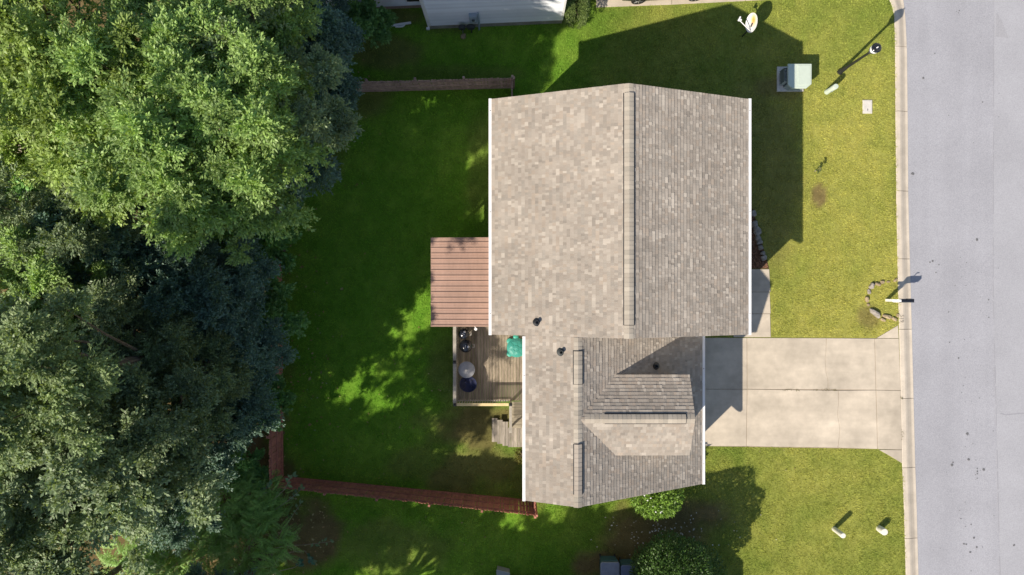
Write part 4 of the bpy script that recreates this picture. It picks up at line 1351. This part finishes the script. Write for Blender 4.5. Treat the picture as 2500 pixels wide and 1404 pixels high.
for i, (a, b, sx, sy, sz, rz, m, l) in enumerate(ST):
    c = P(a, b); v, f = lump((c.x, c.y, sz * .4), sx * .86, sy * .86, sz * .9, i + 20, R(rz), jag=.16)
    mb = MB(); mb.add(v, f); o = mb.build('garden_stone', M[m])
    tag(o, l + ' in the ring round the mailbox', 'stone', 'stones ringing the mailbox')

# planting bed with edging stones by the front wall
mb = MB(); mb.prism([(P(a, b).x, P(a, b).y) for a, b in [(1800, 656), (1877, 656), (1872, 636), (1862, 600), (1850, 560), (1838, 510), (1800, 510)]], -.02, .02)
mb.cur = (.16, .07, .035); mb.c = [(.10, .055, .035)] * len(mb.v)
bed = mb.build('mulch_bed', M['mulch'], col=True)
tag(bed, 'brown mulch bed beside the front walk', 'planting bed', kind='structure')
nm = 2600
cx = rng.uniform(1805, 1876, nm); cy = rng.uniform(512, 655, nm)
ok = cx < np.interp(cy, [510, 560, 600, 636, 656], [1836, 1848, 1860, 1870, 1875]); cx, cy = cx[ok], cy[ok]; nm = len(cx)
wx = (cx - 1250) / 50; wy = (702 - cy) / 50
a = rng.uniform(0, 6.28, nm); l = rng.uniform(.02, .06, nm); w = rng.uniform(.006, .016, nm)
dx, dy = np.cos(a), np.sin(a); z0 = rng.uniform(.022, .05, nm)
V = np.stack([np.stack([wx - dx * l - dy * w, wy - dy * l + dx * w, z0], -1), np.stack([wx - dx * l + dy * w, wy - dy * l - dx * w, z0 + .01], -1),
              np.stack([wx + dx * l + dy * w, wy + dy * l - dx * w, z0 + rng.uniform(-.01, .03, nm)], -1), np.stack([wx + dx * l - dy * w, wy + dy * l + dx * w, z0], -1)], 1).reshape(-1, 3)
Cc = np.repeat(np.array([.17, .085, .045]) * rng.uniform(.4, 1.6, (nm, 1)) + rng.uniform(0, .04, (nm, 1)), 4, 0)
me = np_mesh('mulch_chips', V - np.array(ORG[bed.name]), np.arange(nm * 4).reshape(-1, 4), M['mulch'], col=Cc)
o = bpy.data.objects.new('mulch_chips', me); link(o, ORG[bed.name], bed); tag(o, kind='stuff')
ES = [(1838, 521, .12, .16), (1842, 548, .14, .18), (1847, 565, .17, .24), (1849, 582, .13, .15), (1853, 592, .16, .10), (1855, 604, .12, .13), (1861, 618, .10, .09), (1864, 629, .14, .14)]
ESL = ['topmost', 'second', 'long third', 'fourth', 'fifth', 'sixth', 'small seventh', 'lowest']
for i, (a, b, sx, sy) in enumerate(ES):
    c = P(a, b); v, f = lump((c.x, c.y, .07), sx, sy, .13, i + 60, R(20), jag=.2)
    mb = MB(); mb.add(v, f); o = mb.build('edging_stone', M['stone_grey'])
    tag(o, ESL[i] + ' grey edging stone of the mulch bed by the front wall', 'stone', 'edging stones of the front bed')


# ------------------------------------------------------------------ foliage
def unit(v):
    return v / np.maximum(np.linalg.norm(v, axis=-1, keepdims=True), 1e-9)


def leaf_quads(p, d, up, L, W, fold=.12):
    """p base (n,3), d direction, up rough normal -> quads"""
    d = unit(d)
    s = unit(np.cross(d, up)); n = np.cross(s, d)
    L = L[:, None]; W = W[:, None]
    mid = p + d * L * .48 + n * L * fold * .3
    a = mid + s * W * .5 - n * W * fold; b = mid - s * W * .5 - n * W * fold
    tip = p + d * L - n * L * fold
    V = np.stack([p, b, tip, a], 1).reshape(-1, 3)
    return V, np.arange(len(p) * 4).reshape(-1, 4)


def bouquets(r, centers, outs, rads, twigs, per, LL, WW, base, var, upbias=1.0, shape=(1, 1, .62), round_=False):
    nb = len(centers)
    n = nb * twigs
    c = np.repeat(centers, twigs, 0); o = np.repeat(outs, twigs, 0); rd = np.repeat(rads, twigs)
    td = unit(o * .9 + r.normal(0, .75, (n, 3)) * np.array([1, 1, .75]))
    tl = rd * r.uniform(.6, 1.1, n)
    m = n * per
    t = np.tile(np.linspace(.2, 1.0, per), n) + r.uniform(-.06, .06, m)
    tdm = np.repeat(td, per, 0)
    droop = -.22 * (t ** 2)
    p = np.repeat(c, per, 0) + tdm * (t * np.repeat(tl, per))[:, None] * np.array(shape) + r.normal(0, .035, (m, 3))
    p[:, 2] += droop * np.repeat(tl, per)
    d = unit(tdm + r.normal(0, .65, (m, 3)))
    up = unit(np.array([-.25, -.25, 1.15]) + r.normal(0, .36, (m, 3)))
    L = r.uniform(LL[0], LL[1], m); W = r.uniform(WW[0], WW[1], m)
    V, F = leaf_quads(p, d, up, L, W)
    clump = np.repeat(r.uniform(.82, 1.18, nb), twigs * per)
    k = (clump * r.uniform(1 - var, 1 + var, m))[:, None]
    C = np.array(base) * k
    yel = r.random(m)[:, None]
    C = C + (np.array([.10, .085, .0]) * k) * np.clip(yel - .72, 0, 1) * 1.2
    C = np.repeat(C, 4, 0)
    return V, F, C


def crown_mesh(name, seed, Rr, Hc, z0, nb, base, twigs=17, per=30, LL=(.085, .15), WW=(.042, .068), m='leaf', inner=.25, rb=(.5, .95), low=-.25):
    r = np.random.default_rng(seed)
    ni = int(nb * inner)
    # main limbs first: each carries a rounded lobe of bouquets, with dark clefts between the lobes
    nl = max(9, int(nb / 8))
    lu = []
    for _ in range(4000):
        v = unit(r.normal(0, 1, 3))
        if v[2] > low and all(np.dot(v, w) < .80 for w in lu): lu.append(v)
        if len(lu) >= nl: break
    lu = np.array(lu); nl = len(lu)
    lr = r.uniform(.72, 1.08, nl)
    li = r.integers(0, nl, nb)
    off = r.normal(0, .19, (nb, 3))
    u = unit(lu[li] + off)
    rad = lr[li] - 2.4 * (off ** 2).sum(1) + r.uniform(-.06, .05, nb)
    rad = np.clip(rad, .3, 1.15)
    rad[:ni] *= r.uniform(.35, .8, ni)
    c = u * rad[:, None] * np.array([Rr, Rr, Hc])
    c[:, 2] += z0
    rads = r.uniform(rb[0], rb[1], len(u)) * .92
    outs = unit(u + np.array([0, 0, .55]))
    V, F, C = bouquets(r, c - outs * rads[:, None] * .35, outs, rads, twigs, per, LL, WW, base, .3)
    return np_mesh(name, V, F, M[m], col=C), c


def trunk_mesh(name, seed, z0, centers, tr, limbs, m='bark'):
    r = random.Random(seed)
    mb = MB()
    top = z0 + .35
    mb.tube([(0, 0, -.3), (.02, .0, .5), (.08 * r.uniform(-1, 1), .1 * r.uniform(-1, 1), z0 * .5), (0, 0, top)], [tr * 1.35, tr, tr * .8, tr * .45], 9)
    idx_ = list(range(len(centers))); r.shuffle(idx_)
    for i in idx_[:limbs]:
        c = Vector(centers[i]); s = Vector((0, 0, z0 * r.uniform(.5, 1.0)))
        mid = s.lerp(c, .5) + Vector((r.uniform(-.3, .3), r.uniform(-.3, .3), r.uniform(.0, .4)))
        rr = tr * r.uniform(.22, .42)
        mb.tube([s, s.lerp(mid, .55), mid, mid.lerp(c, .6), c], [rr, rr * .8, rr * .6, rr * .35, rr * .12], 5)
    return np_mesh(name, mb.v, mb.f, M[m])


G1 = (.27, .40, .125); G2 = (.225, .30, .16); G3 = (.32, .44, .125); G4 = (.145, .24, .185)  # leaf tones paint the light: brighter for sunlit crowns, bluer and duller for shaded
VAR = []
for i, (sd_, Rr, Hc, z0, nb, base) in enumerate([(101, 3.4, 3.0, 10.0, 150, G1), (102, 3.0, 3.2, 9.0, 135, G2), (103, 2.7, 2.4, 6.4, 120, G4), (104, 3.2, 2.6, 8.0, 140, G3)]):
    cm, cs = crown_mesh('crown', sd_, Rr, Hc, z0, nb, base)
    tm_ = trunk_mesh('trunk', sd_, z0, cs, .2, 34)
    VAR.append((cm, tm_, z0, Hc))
# lower, round-leaved understorey
cm, cs = crown_mesh('crown', 105, 1.9, 1.6, 2.6, 85, (.19, .36, .11), twigs=10, per=16, LL=(.12, .2), WW=(.09, .14), rb=(.35, .6))
VAR.append((cm, trunk_mesh('trunk', 105, 2.6, cs, .09, 24), 2.6, 1.6))


# sumac-like fronds
def frond_mesh(seed, nfr, spread, z0, base):
    r = np.random.default_rng(seed)
    Vs, Fs, Cs = [], [], []; b = 0
    cents = []
    for k in range(nfr):
        a = r.uniform(0, 6.28); rr = spread * math.sqrt(r.random())
        p0 = np.array([rr * math.cos(a), rr * math.sin(a), z0 * r.uniform(.55, 1.05) * (1 - .25 * (rr / spread) ** 2)])
        cents.append(p0)
        az = a + r.normal(0, .9); Lf = r.uniform(.5, .85)
        n = 13
        t = np.linspace(.08, 1, n)
        dirv = np.array([math.cos(az), math.sin(az), 0])
        axis_ = p0 + np.outer(t * Lf, dirv) + np.outer(.22 * t - .38 * t * t, [0, 0, 1]) * Lf
        side = np.array([-math.sin(az), math.cos(az), 0])
        for s_ in (1, -1):
            d = unit(side * s_ + dirv * .55 + r.normal(0, .12, (n, 3)) - np.array([0, 0, .25]))
            L = (.19 * (1 - .5 * t ** 2)) * r.uniform(.85, 1.1, n); W = L * .3
            V, F = leaf_quads(axis_, d, np.tile([0, 0, 1.], (n, 1)) + r.normal(0, .15, (n, 3)), L, W)
            Vs.append(V); Fs.append(F + b); b += len(V)
            kcol = r.uniform(.75, 1.3)
            Cs.append(np.repeat(np.tile(np.array(base) * kcol, (n, 1)) * r.uniform(.85, 1.15, (n, 1)), 4, 0))
    return np_mesh('crown', np.concatenate(Vs), np.concatenate(Fs), M['leaf'], col=np.concatenate(Cs)), cents


cm, cs = frond_mesh(201, 300, 1.9, 3.4, (.26, .44, .11))
VAR.append((cm, trunk_mesh('trunk', 201, 1.6, cs, .06, 26, 'twig'), 2.4, 1.2))


cm, cs = crown_mesh('crown', 106, 2.6, 3.8, 15.2, 135, (.24, .32, .15))
VAR.append((cm, trunk_mesh('trunk', 106, 15.2, cs, .24, 30), 15.2, 3.8))


def place_tree(kind, name, x, y, s, rz, label, group, lean=0.0):
    cm, tm_, z0, Hc = VAR[kind]
    t = empty(name, (x, y, -.05), label, 'tree', group)
    t.rotation_euler = (Matrix.Rotation(lean, 3, 'Y') @ Matrix.Rotation(rz, 3, 'Z')).to_euler()
    t.scale = (s, s, s)
    for nm_, me_ in (('trunk', tm_), ('crown', cm)):
        o = bpy.data.objects.new(nm_, me_); COL.objects.link(o); o.parent = t
    return t


def at_px(px, py, kind, s):
    z = VAR[kind][2] * s + VAR[kind][3] * s * .35
    return P(px, py, z)


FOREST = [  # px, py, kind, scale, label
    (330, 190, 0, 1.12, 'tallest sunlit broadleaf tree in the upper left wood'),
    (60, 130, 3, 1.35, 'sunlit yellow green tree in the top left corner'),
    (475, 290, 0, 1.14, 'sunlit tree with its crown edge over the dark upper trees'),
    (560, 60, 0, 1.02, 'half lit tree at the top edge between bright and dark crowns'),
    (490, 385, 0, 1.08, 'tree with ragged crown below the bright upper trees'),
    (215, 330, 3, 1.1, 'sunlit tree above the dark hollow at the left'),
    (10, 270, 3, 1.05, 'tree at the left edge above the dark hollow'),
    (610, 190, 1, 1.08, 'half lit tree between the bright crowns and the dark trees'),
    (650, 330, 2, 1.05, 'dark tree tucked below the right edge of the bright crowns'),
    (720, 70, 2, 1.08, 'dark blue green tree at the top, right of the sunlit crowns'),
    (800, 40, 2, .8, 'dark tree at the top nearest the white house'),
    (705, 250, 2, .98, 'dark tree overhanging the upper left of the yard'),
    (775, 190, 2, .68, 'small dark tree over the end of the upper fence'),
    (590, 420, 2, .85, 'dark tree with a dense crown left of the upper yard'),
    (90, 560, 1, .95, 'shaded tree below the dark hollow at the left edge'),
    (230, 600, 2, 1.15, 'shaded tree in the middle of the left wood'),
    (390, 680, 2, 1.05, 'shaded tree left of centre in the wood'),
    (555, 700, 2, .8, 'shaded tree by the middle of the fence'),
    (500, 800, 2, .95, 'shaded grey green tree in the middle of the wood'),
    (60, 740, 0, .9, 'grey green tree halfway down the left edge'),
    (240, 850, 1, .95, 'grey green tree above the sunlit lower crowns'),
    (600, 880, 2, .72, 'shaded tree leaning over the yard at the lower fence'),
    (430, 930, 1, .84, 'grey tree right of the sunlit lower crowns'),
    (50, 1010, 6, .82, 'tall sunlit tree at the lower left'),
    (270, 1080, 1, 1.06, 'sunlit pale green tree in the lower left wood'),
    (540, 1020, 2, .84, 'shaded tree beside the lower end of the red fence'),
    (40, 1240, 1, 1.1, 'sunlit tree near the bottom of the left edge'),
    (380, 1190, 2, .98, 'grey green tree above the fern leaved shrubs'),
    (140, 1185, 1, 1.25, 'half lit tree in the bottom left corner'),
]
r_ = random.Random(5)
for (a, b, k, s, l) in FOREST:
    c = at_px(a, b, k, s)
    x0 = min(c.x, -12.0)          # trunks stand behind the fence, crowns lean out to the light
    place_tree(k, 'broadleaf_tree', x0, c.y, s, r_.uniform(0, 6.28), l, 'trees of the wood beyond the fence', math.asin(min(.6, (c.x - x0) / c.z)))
lg = empty('leaning_trunk', P(-60, 372, 0), 'bare grey trunk leaning in the dark hollow at the left edge', 'tree trunk')
mb = MB(); mb.tube([P(-60, 372, -.1), P(-40, 368, 1.6), P(0, 362, 3.6), P(45, 363, 5.0), P(90, 371, 6.0)], [.30, .27, .23, .2, .14], 10); mb.build('trunk', M['twig'], lg, smooth=True)
mb = MB(); mb.tube([P(45, 363, 5.0), P(60, 345, 5.8), P(85, 335, 6.4)], [.1, .07, .03], 7); mb.build('limb', M['twig'], lg)
UNDER = [(560, 500, 4, 1.15, 'bright green round leaved shrub in the gap below the bright crowns'), (640, 470, 4, 1.05, 'round leaved shrub on the fence at the upper yard'),
         (640, 600, 4, .95, 'round leaved shrub on the fence halfway down'), (480, 560, 4, 1.0, 'shaded round leaved shrub inside the wood'),
         (60, 480, 4, 1.2, 'low shrub in the dark hollow at the left'), (870, 40, 4, .8, 'leafy shrub at the corner of the white house'),
         (625, 1000, 4, .8, 'leafy shrub over the lower end of the red fence'), (645, 760, 4, .9, 'dark shrub at the fence in the middle'),
         (590, 1150, 4, .7, 'broad leaved shrub at the corner of the red fence'),
         (520, 1250, 5, 1.0, 'fern leaved shrub at the bottom left'), (600, 1330, 5, .9, 'fern leaved shrub nearest the lower lawn'), (430, 1370, 5, 1.0, 'fern leaved shrub at the bottom edge'), (330, 1400, 5, .95, 'fern leaved shrub in the bottom left corner'), (600, 1230, 5, .75, 'small fern leaved shrub below the fence corner')]
for (a, b, k, s, l) in UNDER:
    c = at_px(a, b, k, s)
    place_tree(k, 'woodland_shrub', c.x, c.y, s, r_.uniform(0, 6.28), l, 'shrubs at the edge of the wood')
# the wood beyond the left and lower edges, several trees added for their shade
OFF = []
for (x, y, k, s) in [(-20.5, -7.6, 0, 1.33), (-24, -6.5, 0, 1.35), (-17.6, -12.6, 1, .8), (-17.2, -17.2, 0, 1.0), (-12.8, -16, 3, 1.1),
                     (-15.8, -20.2, 0, 1.0), (-9.9, -18.9, 1, .95), (-6.5, -21.5, 1, 1.0), (-18, -20.5, 1, 1.0), (-14.8, -16.6, 2, 1.0), (-12.5, -13.2, 2, .7), (-11.9, -13.0, 0, 1.04), (-20.2, -16.2, 0, 1.05), (-13.2, -2.5, 6, .96)]:
    place_tree(k, 'broadleaf_tree', x, y, s, r_.uniform(0, 6.28), 'broadleaf tree of the same wood outside the picture', 'trees outside the picture')


# rounded shrubs with dense foliage
def round_shrub(name, label, x, y, rx, ry, h, z0, n, base, LL, WW, seed, m='leaf_gloss', box=False, cat='shrub'):
    r = np.random.default_rng(seed)
    u = unit(r.normal(0, 1, (n, 3)))
    rad = 1.04 - .75 * r.random(n) ** 1.9 + .07 * np.sin(u[:, 0] * 6 + seed) * np.cos(u[:, 1] * 5.3 + u[:, 2] * 4.4) + .05 * np.sin(u[:, 1] * 13 + u[:, 2] * 9)
    if box:
        u2 = np.sign(u) * np.abs(u) ** .45
    else:
        u2 = u
    p = u2 * rad[:, None] * np.array([rx, ry, h / 2]) + np.array([0, 0, z0 + h / 2])
    d = unit(u + r.normal(0, .7, (n, 3)) + np.array([0, 0, .25]))
    up = unit(u * .6 + np.array([0, 0, .8]) + r.normal(0, .45, (n, 3)))
    V, F = leaf_quads(p, d, up, r.uniform(*LL, n), r.uniform(*WW, n))
    cl = .75 + .5 * fbm(p[:, 0] + seed, p[:, 1] + p[:, 2], 1.8, seed)
    C = np.repeat(np.array(base) * (cl * r.uniform(.7, 1.3, n))[:, None], 4, 0)
    t = empty(name, (x, y, -.03), label, cat)
    o = bpy.data.objects.new('crown', np_mesh('crown', V, F, M[m], col=C)); link(o, (x, y, -.03), t)
    rr = random.Random(seed); mb = MB()
    for k in range(9):
        a = rr.uniform(0, 6.28); q = rr.uniform(.3, .8)
        mb.tube([(x, y, -.1), (x + .15 * rx * math.cos(a), y + .15 * ry * math.sin(a), z0 * .6 + .2), (x + q * rx * math.cos(a), y + q * ry * math.sin(a), z0 + h * rr.uniform(.4, .8))], [.07, .05, .015], 6)
    mb.build('trunk', M['bark'], t)
    return t


c = P(1662, 1440, 3.0)
round_shrub('round_evergreen_tree', 'dark dense round evergreen tree at the bottom edge', c.x, c.y, 1.95, 1.95, 4.0, .3, 34000, (.055, .115, .02), (.09, .15), (.04, .065), 301, cat='tree')
c = P(1602, 1214, 1.5)
round_shrub('magnolia_bush', 'bright green bush with white blossoms under the roof edge', c.x, c.y + .1, 1.15, 1.0, 2.3, .25, 5200, (.13, .23, .03), (.12, .19), (.06, .09), 302)
round_shrub('clipped_shrub', 'clipped boxy shrub at the corner of the white house', 3.05, 13.7, .55, 1.05, 1.55, .0, 9000, (.15, .21, .06), (.06, .11), (.025, .04), 303, m='leaf', box=True)
c = P(1272, 1112, .3)
round_shrub('small_plant', 'small yellow green plant below the eave beside the steps', c.x, c.y, .28, .36, .6, .02, 420, (.17, .17, .04), (.08, .16), (.025, .05), 304, m='leaf')
# blossoms on the bush
c = P(1602, 1214, 1.5)
mb = MB()
for k in range(8):
    a = random.uniform(2.4, 5.2); q = random.uniform(.3, .8)
    x, y = c.x + 1.0 * q * math.cos(a), c.y + q * math.sin(a) * .85
    mb.lathe([(.01, 0), (.03, .02), (.038, .03), (.012, .04)], (x, y, 1.75 + .6 * math.sqrt(max(0, 1 - q * q))), 6)
bo = bpy.data.objects['magnolia_bush']
mb.build('blossoms', M['white'], bo)


# thin leafy saplings reaching out beside the fence corner
def sapling(label, stems, L, seed, base=(.15, .24, .12), wl=.55):
    r = random.Random(seed)
    p0 = Vector(stems[0][0])
    t = empty('sapling', (p0.x, p0.y, 0), label, 'sapling', 'saplings at the fence corner')
    mb = MB()
    V_, F_, C_ = [], [], []; nb = 0
    for st in stems:
        pts = [Vector(p) for p in st]
        mb.tube(pts, [.022 - .016 * i / (len(pts) - 1) for i in range(len(pts))], 5)
        tip = pts[-1]; prev = pts[-2]
        d0 = (tip - prev).normalized()
        for k in range(10):
            f = k / 9
            p = prev.lerp(tip, .25 + .78 * f) + Vector((r.uniform(-.05, .05), r.uniform(-.05, .05), 0))
            d = Vector((d0.x * .6 + r.uniform(-1, 1), d0.y * .6 + r.uniform(-1, 1), r.uniform(-.3, .3)))
            l = L * r.uniform(.7, 1.2)
            V, F = leaf_quads(np.array([p]), np.array([d]), np.array([[r.uniform(-.3, .3), r.uniform(-.3, .3), 1]]), np.array([l]), np.array([l * wl]))
            V_.append(V); F_.append(F + nb); nb += 4
            C_.append(np.tile(np.array(base) * r.uniform(.6, 1.5) + (np.array([.08, .05, 0]) if r.random() < .15 else 0), (4, 1)))
    mb.build('stem', M['twig'], t)
    o = bpy.data.objects.new('leaf_cluster', np_mesh('leaf_cluster', np.concatenate(V_) - np.array(ORG[t.name]), np.concatenate(F_), M['leaf'], col=np.concatenate(C_)))
    link(o, ORG[t.name], t)
    tag(o, kind='stuff')


def pz(a, b, z): return tuple(P(a, b, z))
sapling('arching sapling with pale leaves over the red fence corner', [[pz(560, 1300, 0), pz(585, 1290, .8), pz(640, 1245, 1.9), pz(695, 1195, 2.4), pz(712, 1160, 2.6)], [pz(560, 1300, 0), pz(640, 1265, 1.5), pz(700, 1225, 2.0), pz(738, 1192, 2.2)]], .24, 1)
sapling('long thin sapling reaching across the lower lawn', [[pz(580, 1380, 0), pz(640, 1345, .9), pz(700, 1332, 1.4), pz(745, 1330, 1.6), pz(812, 1322, 1.8)], [pz(580, 1380, 0), pz(660, 1330, 1.2), pz(700, 1280, 1.8), pz(735, 1228, 2.2)]], .2, 2)
sapling('low sapling with broad leaves at the bottom of the lower lawn', [[pz(640, 1420, 0), pz(680, 1395, .5), pz(720, 1385, .8), pz(735, 1375, .9)], [pz(640, 1420, 0), pz(690, 1350, .8), pz(745, 1345, 1.0), pz(760, 1370, 1.0)]], .26, 3, (.09, .22, .15), .7)
sapling('small sapling in the corner of the wood behind the red fence', [[pz(545, 1270, 0), pz(580, 1240, 1.2), pz(605, 1205, 1.9), pz(615, 1180, 2.2)], [pz(545, 1270, 0), pz(590, 1250, 1.4), pz(640, 1210, 2.0), pz(655, 1182, 2.3)]], .26, 4, (.12, .22, .11), .62)
sapling('tiny dark sapling standing alone on the front lawn', [[pz(1989, 418, 0), pz(1995, 415, .3), pz(2000, 412, .55), pz(2004, 410, .72)], [pz(1989, 418, 0), pz(1996, 415, .35), pz(2001, 416, .6)]], .13, 5, (.10, .14, .04), .6)
bpy.data.objects[[o.name for o in bpy.data.objects if o.get('label', '').startswith('tiny dark')][0]]['group'] = 'sapling on the front lawn'

# ------------------------------------------------------------------ grass
def poly_in(px, py, poly):
    ins = np.zeros(len(px), bool)
    n = len(poly)
    for i in range(n):
        x1, y1 = poly[i]; x2, y2 = poly[(i + 1) % n]
        cond = ((y1 > py) != (y2 > py))
        xx = (x2 - x1) * (py - y1) / (y2 - y1 + 1e-12) + x1
        ins ^= cond & (px < xx)
    return ins


EXCL = [
    [(1640, 821.5), (1882, 822), (2139, 823), (2196, 791), (2206, 1134), (2168, 1113), (2142, 1098.5), (1822, 1091.5), (1640, 1090)],
    [(1780, 655), (1880, 655), (1884, 826), (1780, 826)],
    [(1780, 660), (1878, 660), (1874, 636), (1864, 600), (1852, 560), (1840, 505), (1780, 505)],
    [(1452, 21), (1640, 14), (1820, 5), (2000, -6), (2175, -14), (2175, -300), (1452, -300)],
    [(1226, 320), (1722, 320), (1722, 800), (1226, 800)], [(1292, 790), (1655, 790), (1655, 1122), (1292, 1122)],
    [(1895, 164), (1960, 164), (1960, 225), (1895, 225)], [(2105, 244), (2129, 244), (2129, 278), (2105, 278)],
    [(1046, 72), (1376, 58), (1376, -300), (1046, -300)],
    [(1120, 580), (1290, 580), (1290, 970), (1120, 970)], [(1205, 1030), (1292, 1030), (1292, 1084), (1205, 1084)],
]
for a, b, sx, sy, sz, rz, m, l in ST:
    q = []
    for t in np.linspace(0, 6.28, 9)[:-1]:
        u, v = sx * 50 * math.cos(t), sy * 50 * math.sin(t)
        q.append((a + u * math.cos(R(rz)) - v * math.sin(R(rz)), b - (u * math.sin(R(rz)) + v * math.cos(R(rz)))))
    EXCL.append(q)


def tufts(n, x0, x1, y0, y1):
    px = rng.uniform(x0, x1, n); py = rng.uniform(y0, y1, n)
    ok = px < kerb_x(py) - .6 + 1.2 * (fbm(px / 50, py / 50, 3, 5) - .35)
    for e in EXCL:
        ok &= ~poly_in(px, py, e)
    return px[ok], py[ok]


a1 = tufts(125000, 1290, 2230, -20, 1424)
a2 = tufts(62000, 640, 1320, -20, 1424)
px = np.concatenate([a1[0], a2[0]]); py = np.concatenate([a1[1], a2[1]])
gx = (px - 1250) / 50; gy = (702 - py) / 50
gcol, gdirt = ground_col(gx, gy)
keep = rng.random(len(px)) > gdirt * .95
gx, gy, gcol = gx[keep], gy[keep], gcol[keep]
n = len(gx)
NB = 4
hgt = (.035 + .045 * fbm(gx, gy, 1.2, 77)) * rng.uniform(.7, 1.35, n)
Vg = np.empty((n, NB, 3, 3), np.float32); Cg = np.empty((n, NB, 3, 3), np.float32)
tint = rng.uniform(.8, 1.2, n)
for b in range(NB):
    a = rng.uniform(0, 6.283, n); l = hgt * rng.uniform(.8, 1.25, n); lean_ = rng.uniform(.35, 1.3, n)
    ox = rng.normal(0, .03, n); oy = rng.normal(0, .03, n)
    w = rng.uniform(.006, .012, n)
    ca, sa = np.cos(a), np.sin(a)
    bx0 = gx + ox; by0 = gy + oy
    Vg[:, b, 0] = np.stack([bx0 - sa * w, by0 + ca * w, np.full(n, -.004)], -1)
    Vg[:, b, 1] = np.stack([bx0 + sa * w, by0 - ca * w, np.full(n, -.004)], -1)
    Vg[:, b, 2] = np.stack([bx0 + ca * l * lean_, by0 + sa * l * lean_, l], -1)
    k = (tint * rng.uniform(.8, 1.25, n))[:, None]
    cc = gcol * k * 1.25
    Cg[:, b, :] = cc[:, None, :]
me = np_mesh('grass', Vg.reshape(-1, 3), np.arange(n * NB * 3, dtype=np.int32).reshape(-1, 3), M['grass'], col=Cg.reshape(-1, 3))
o = bpy.data.objects.new('grass', me); link(o, (0, 0, 0))
tag(o, 'short mown grass blades over the lawns', 'grass', kind='stuff')

# fallen leaves and petals
fx, fy, fc, fs_ = [], [], [], []
def scat(nn, gx_, gy_, sx, sy, cols, sz):
    for _ in range(nn):
        fx.append(random.gauss(gx_, sx)); fy.append(random.gauss(gy_, sy)); fc.append(random.choice(cols)); fs_.append(random.uniform(*sz))
PALE = [(.62, .58, .48), (.5, .45, .33), (.7, .68, .62)]
TAN = [(.30, .2, .09), (.22, .13, .06), (.4, .33, .16), (.26, .24, .1)]
scat(90, 1625, 1298, 60, 26, PALE, (.04, .09)); scat(24, 1560, 1310, 60, 40, PALE + TAN, (.03, .07)); scat(12, 1790, 1300, 60, 50, PALE, (.03, .06))
scat(110, 740, 900, 40, 190, TAN + [(.25, .33, .15)], (.04, .1)); scat(60, 1000, 980, 120, 120, TAN, (.03, .08)); scat(160, 710, 1310, 50, 60, TAN, (.04, .12)); scat(60, 850, 200, 40, 90, TAN, (.04, .1)); scat(60, 680, 1080, 12, 60, TAN, (.04, .1))
scat(30, 960, 1300, 150, 60, TAN, (.03, .08)); scat(10, 1900, 1120, 60, 20, TAN, (.03, .07)); scat(500, 420, 700, 170, 400, TAN, (.06, .16))
Vl, Fl, Cl = [], [], []
for i in range(len(fx)):
    x, y = (fx[i] - 1250) / 50, (702 - fy[i]) / 50
    if x > -2.8 and y > -10.2 and x < 1.2 and y < 3: continue
    if x > .5 and x < 9 and y > -8.4: continue
    a = random.uniform(0, 6.28)
    V, F = leaf_quads(np.array([[x, y, .05]]), np.array([[math.cos(a), math.sin(a), .1]]), np.array([[random.uniform(-.3, .3), random.uniform(-.3, .3), 1]]), np.array([fs_[i] * 1.4]), np.array([fs_[i] * .8]))
    Fl.append(F + 4 * len(Vl)); Vl.append(V); Cl.append(np.tile(np.array(fc[i]), (4, 1)))
me = np_mesh('fallen_leaves', np.concatenate(Vl), np.concatenate(Fl), M['litter'], col=np.concatenate(Cl))
o = bpy.data.objects.new('fallen_leaves', me); link(o, (0, 0, 0))
tag(o, 'scattered fallen leaves and petals on the grass', 'leaves', kind='stuff')
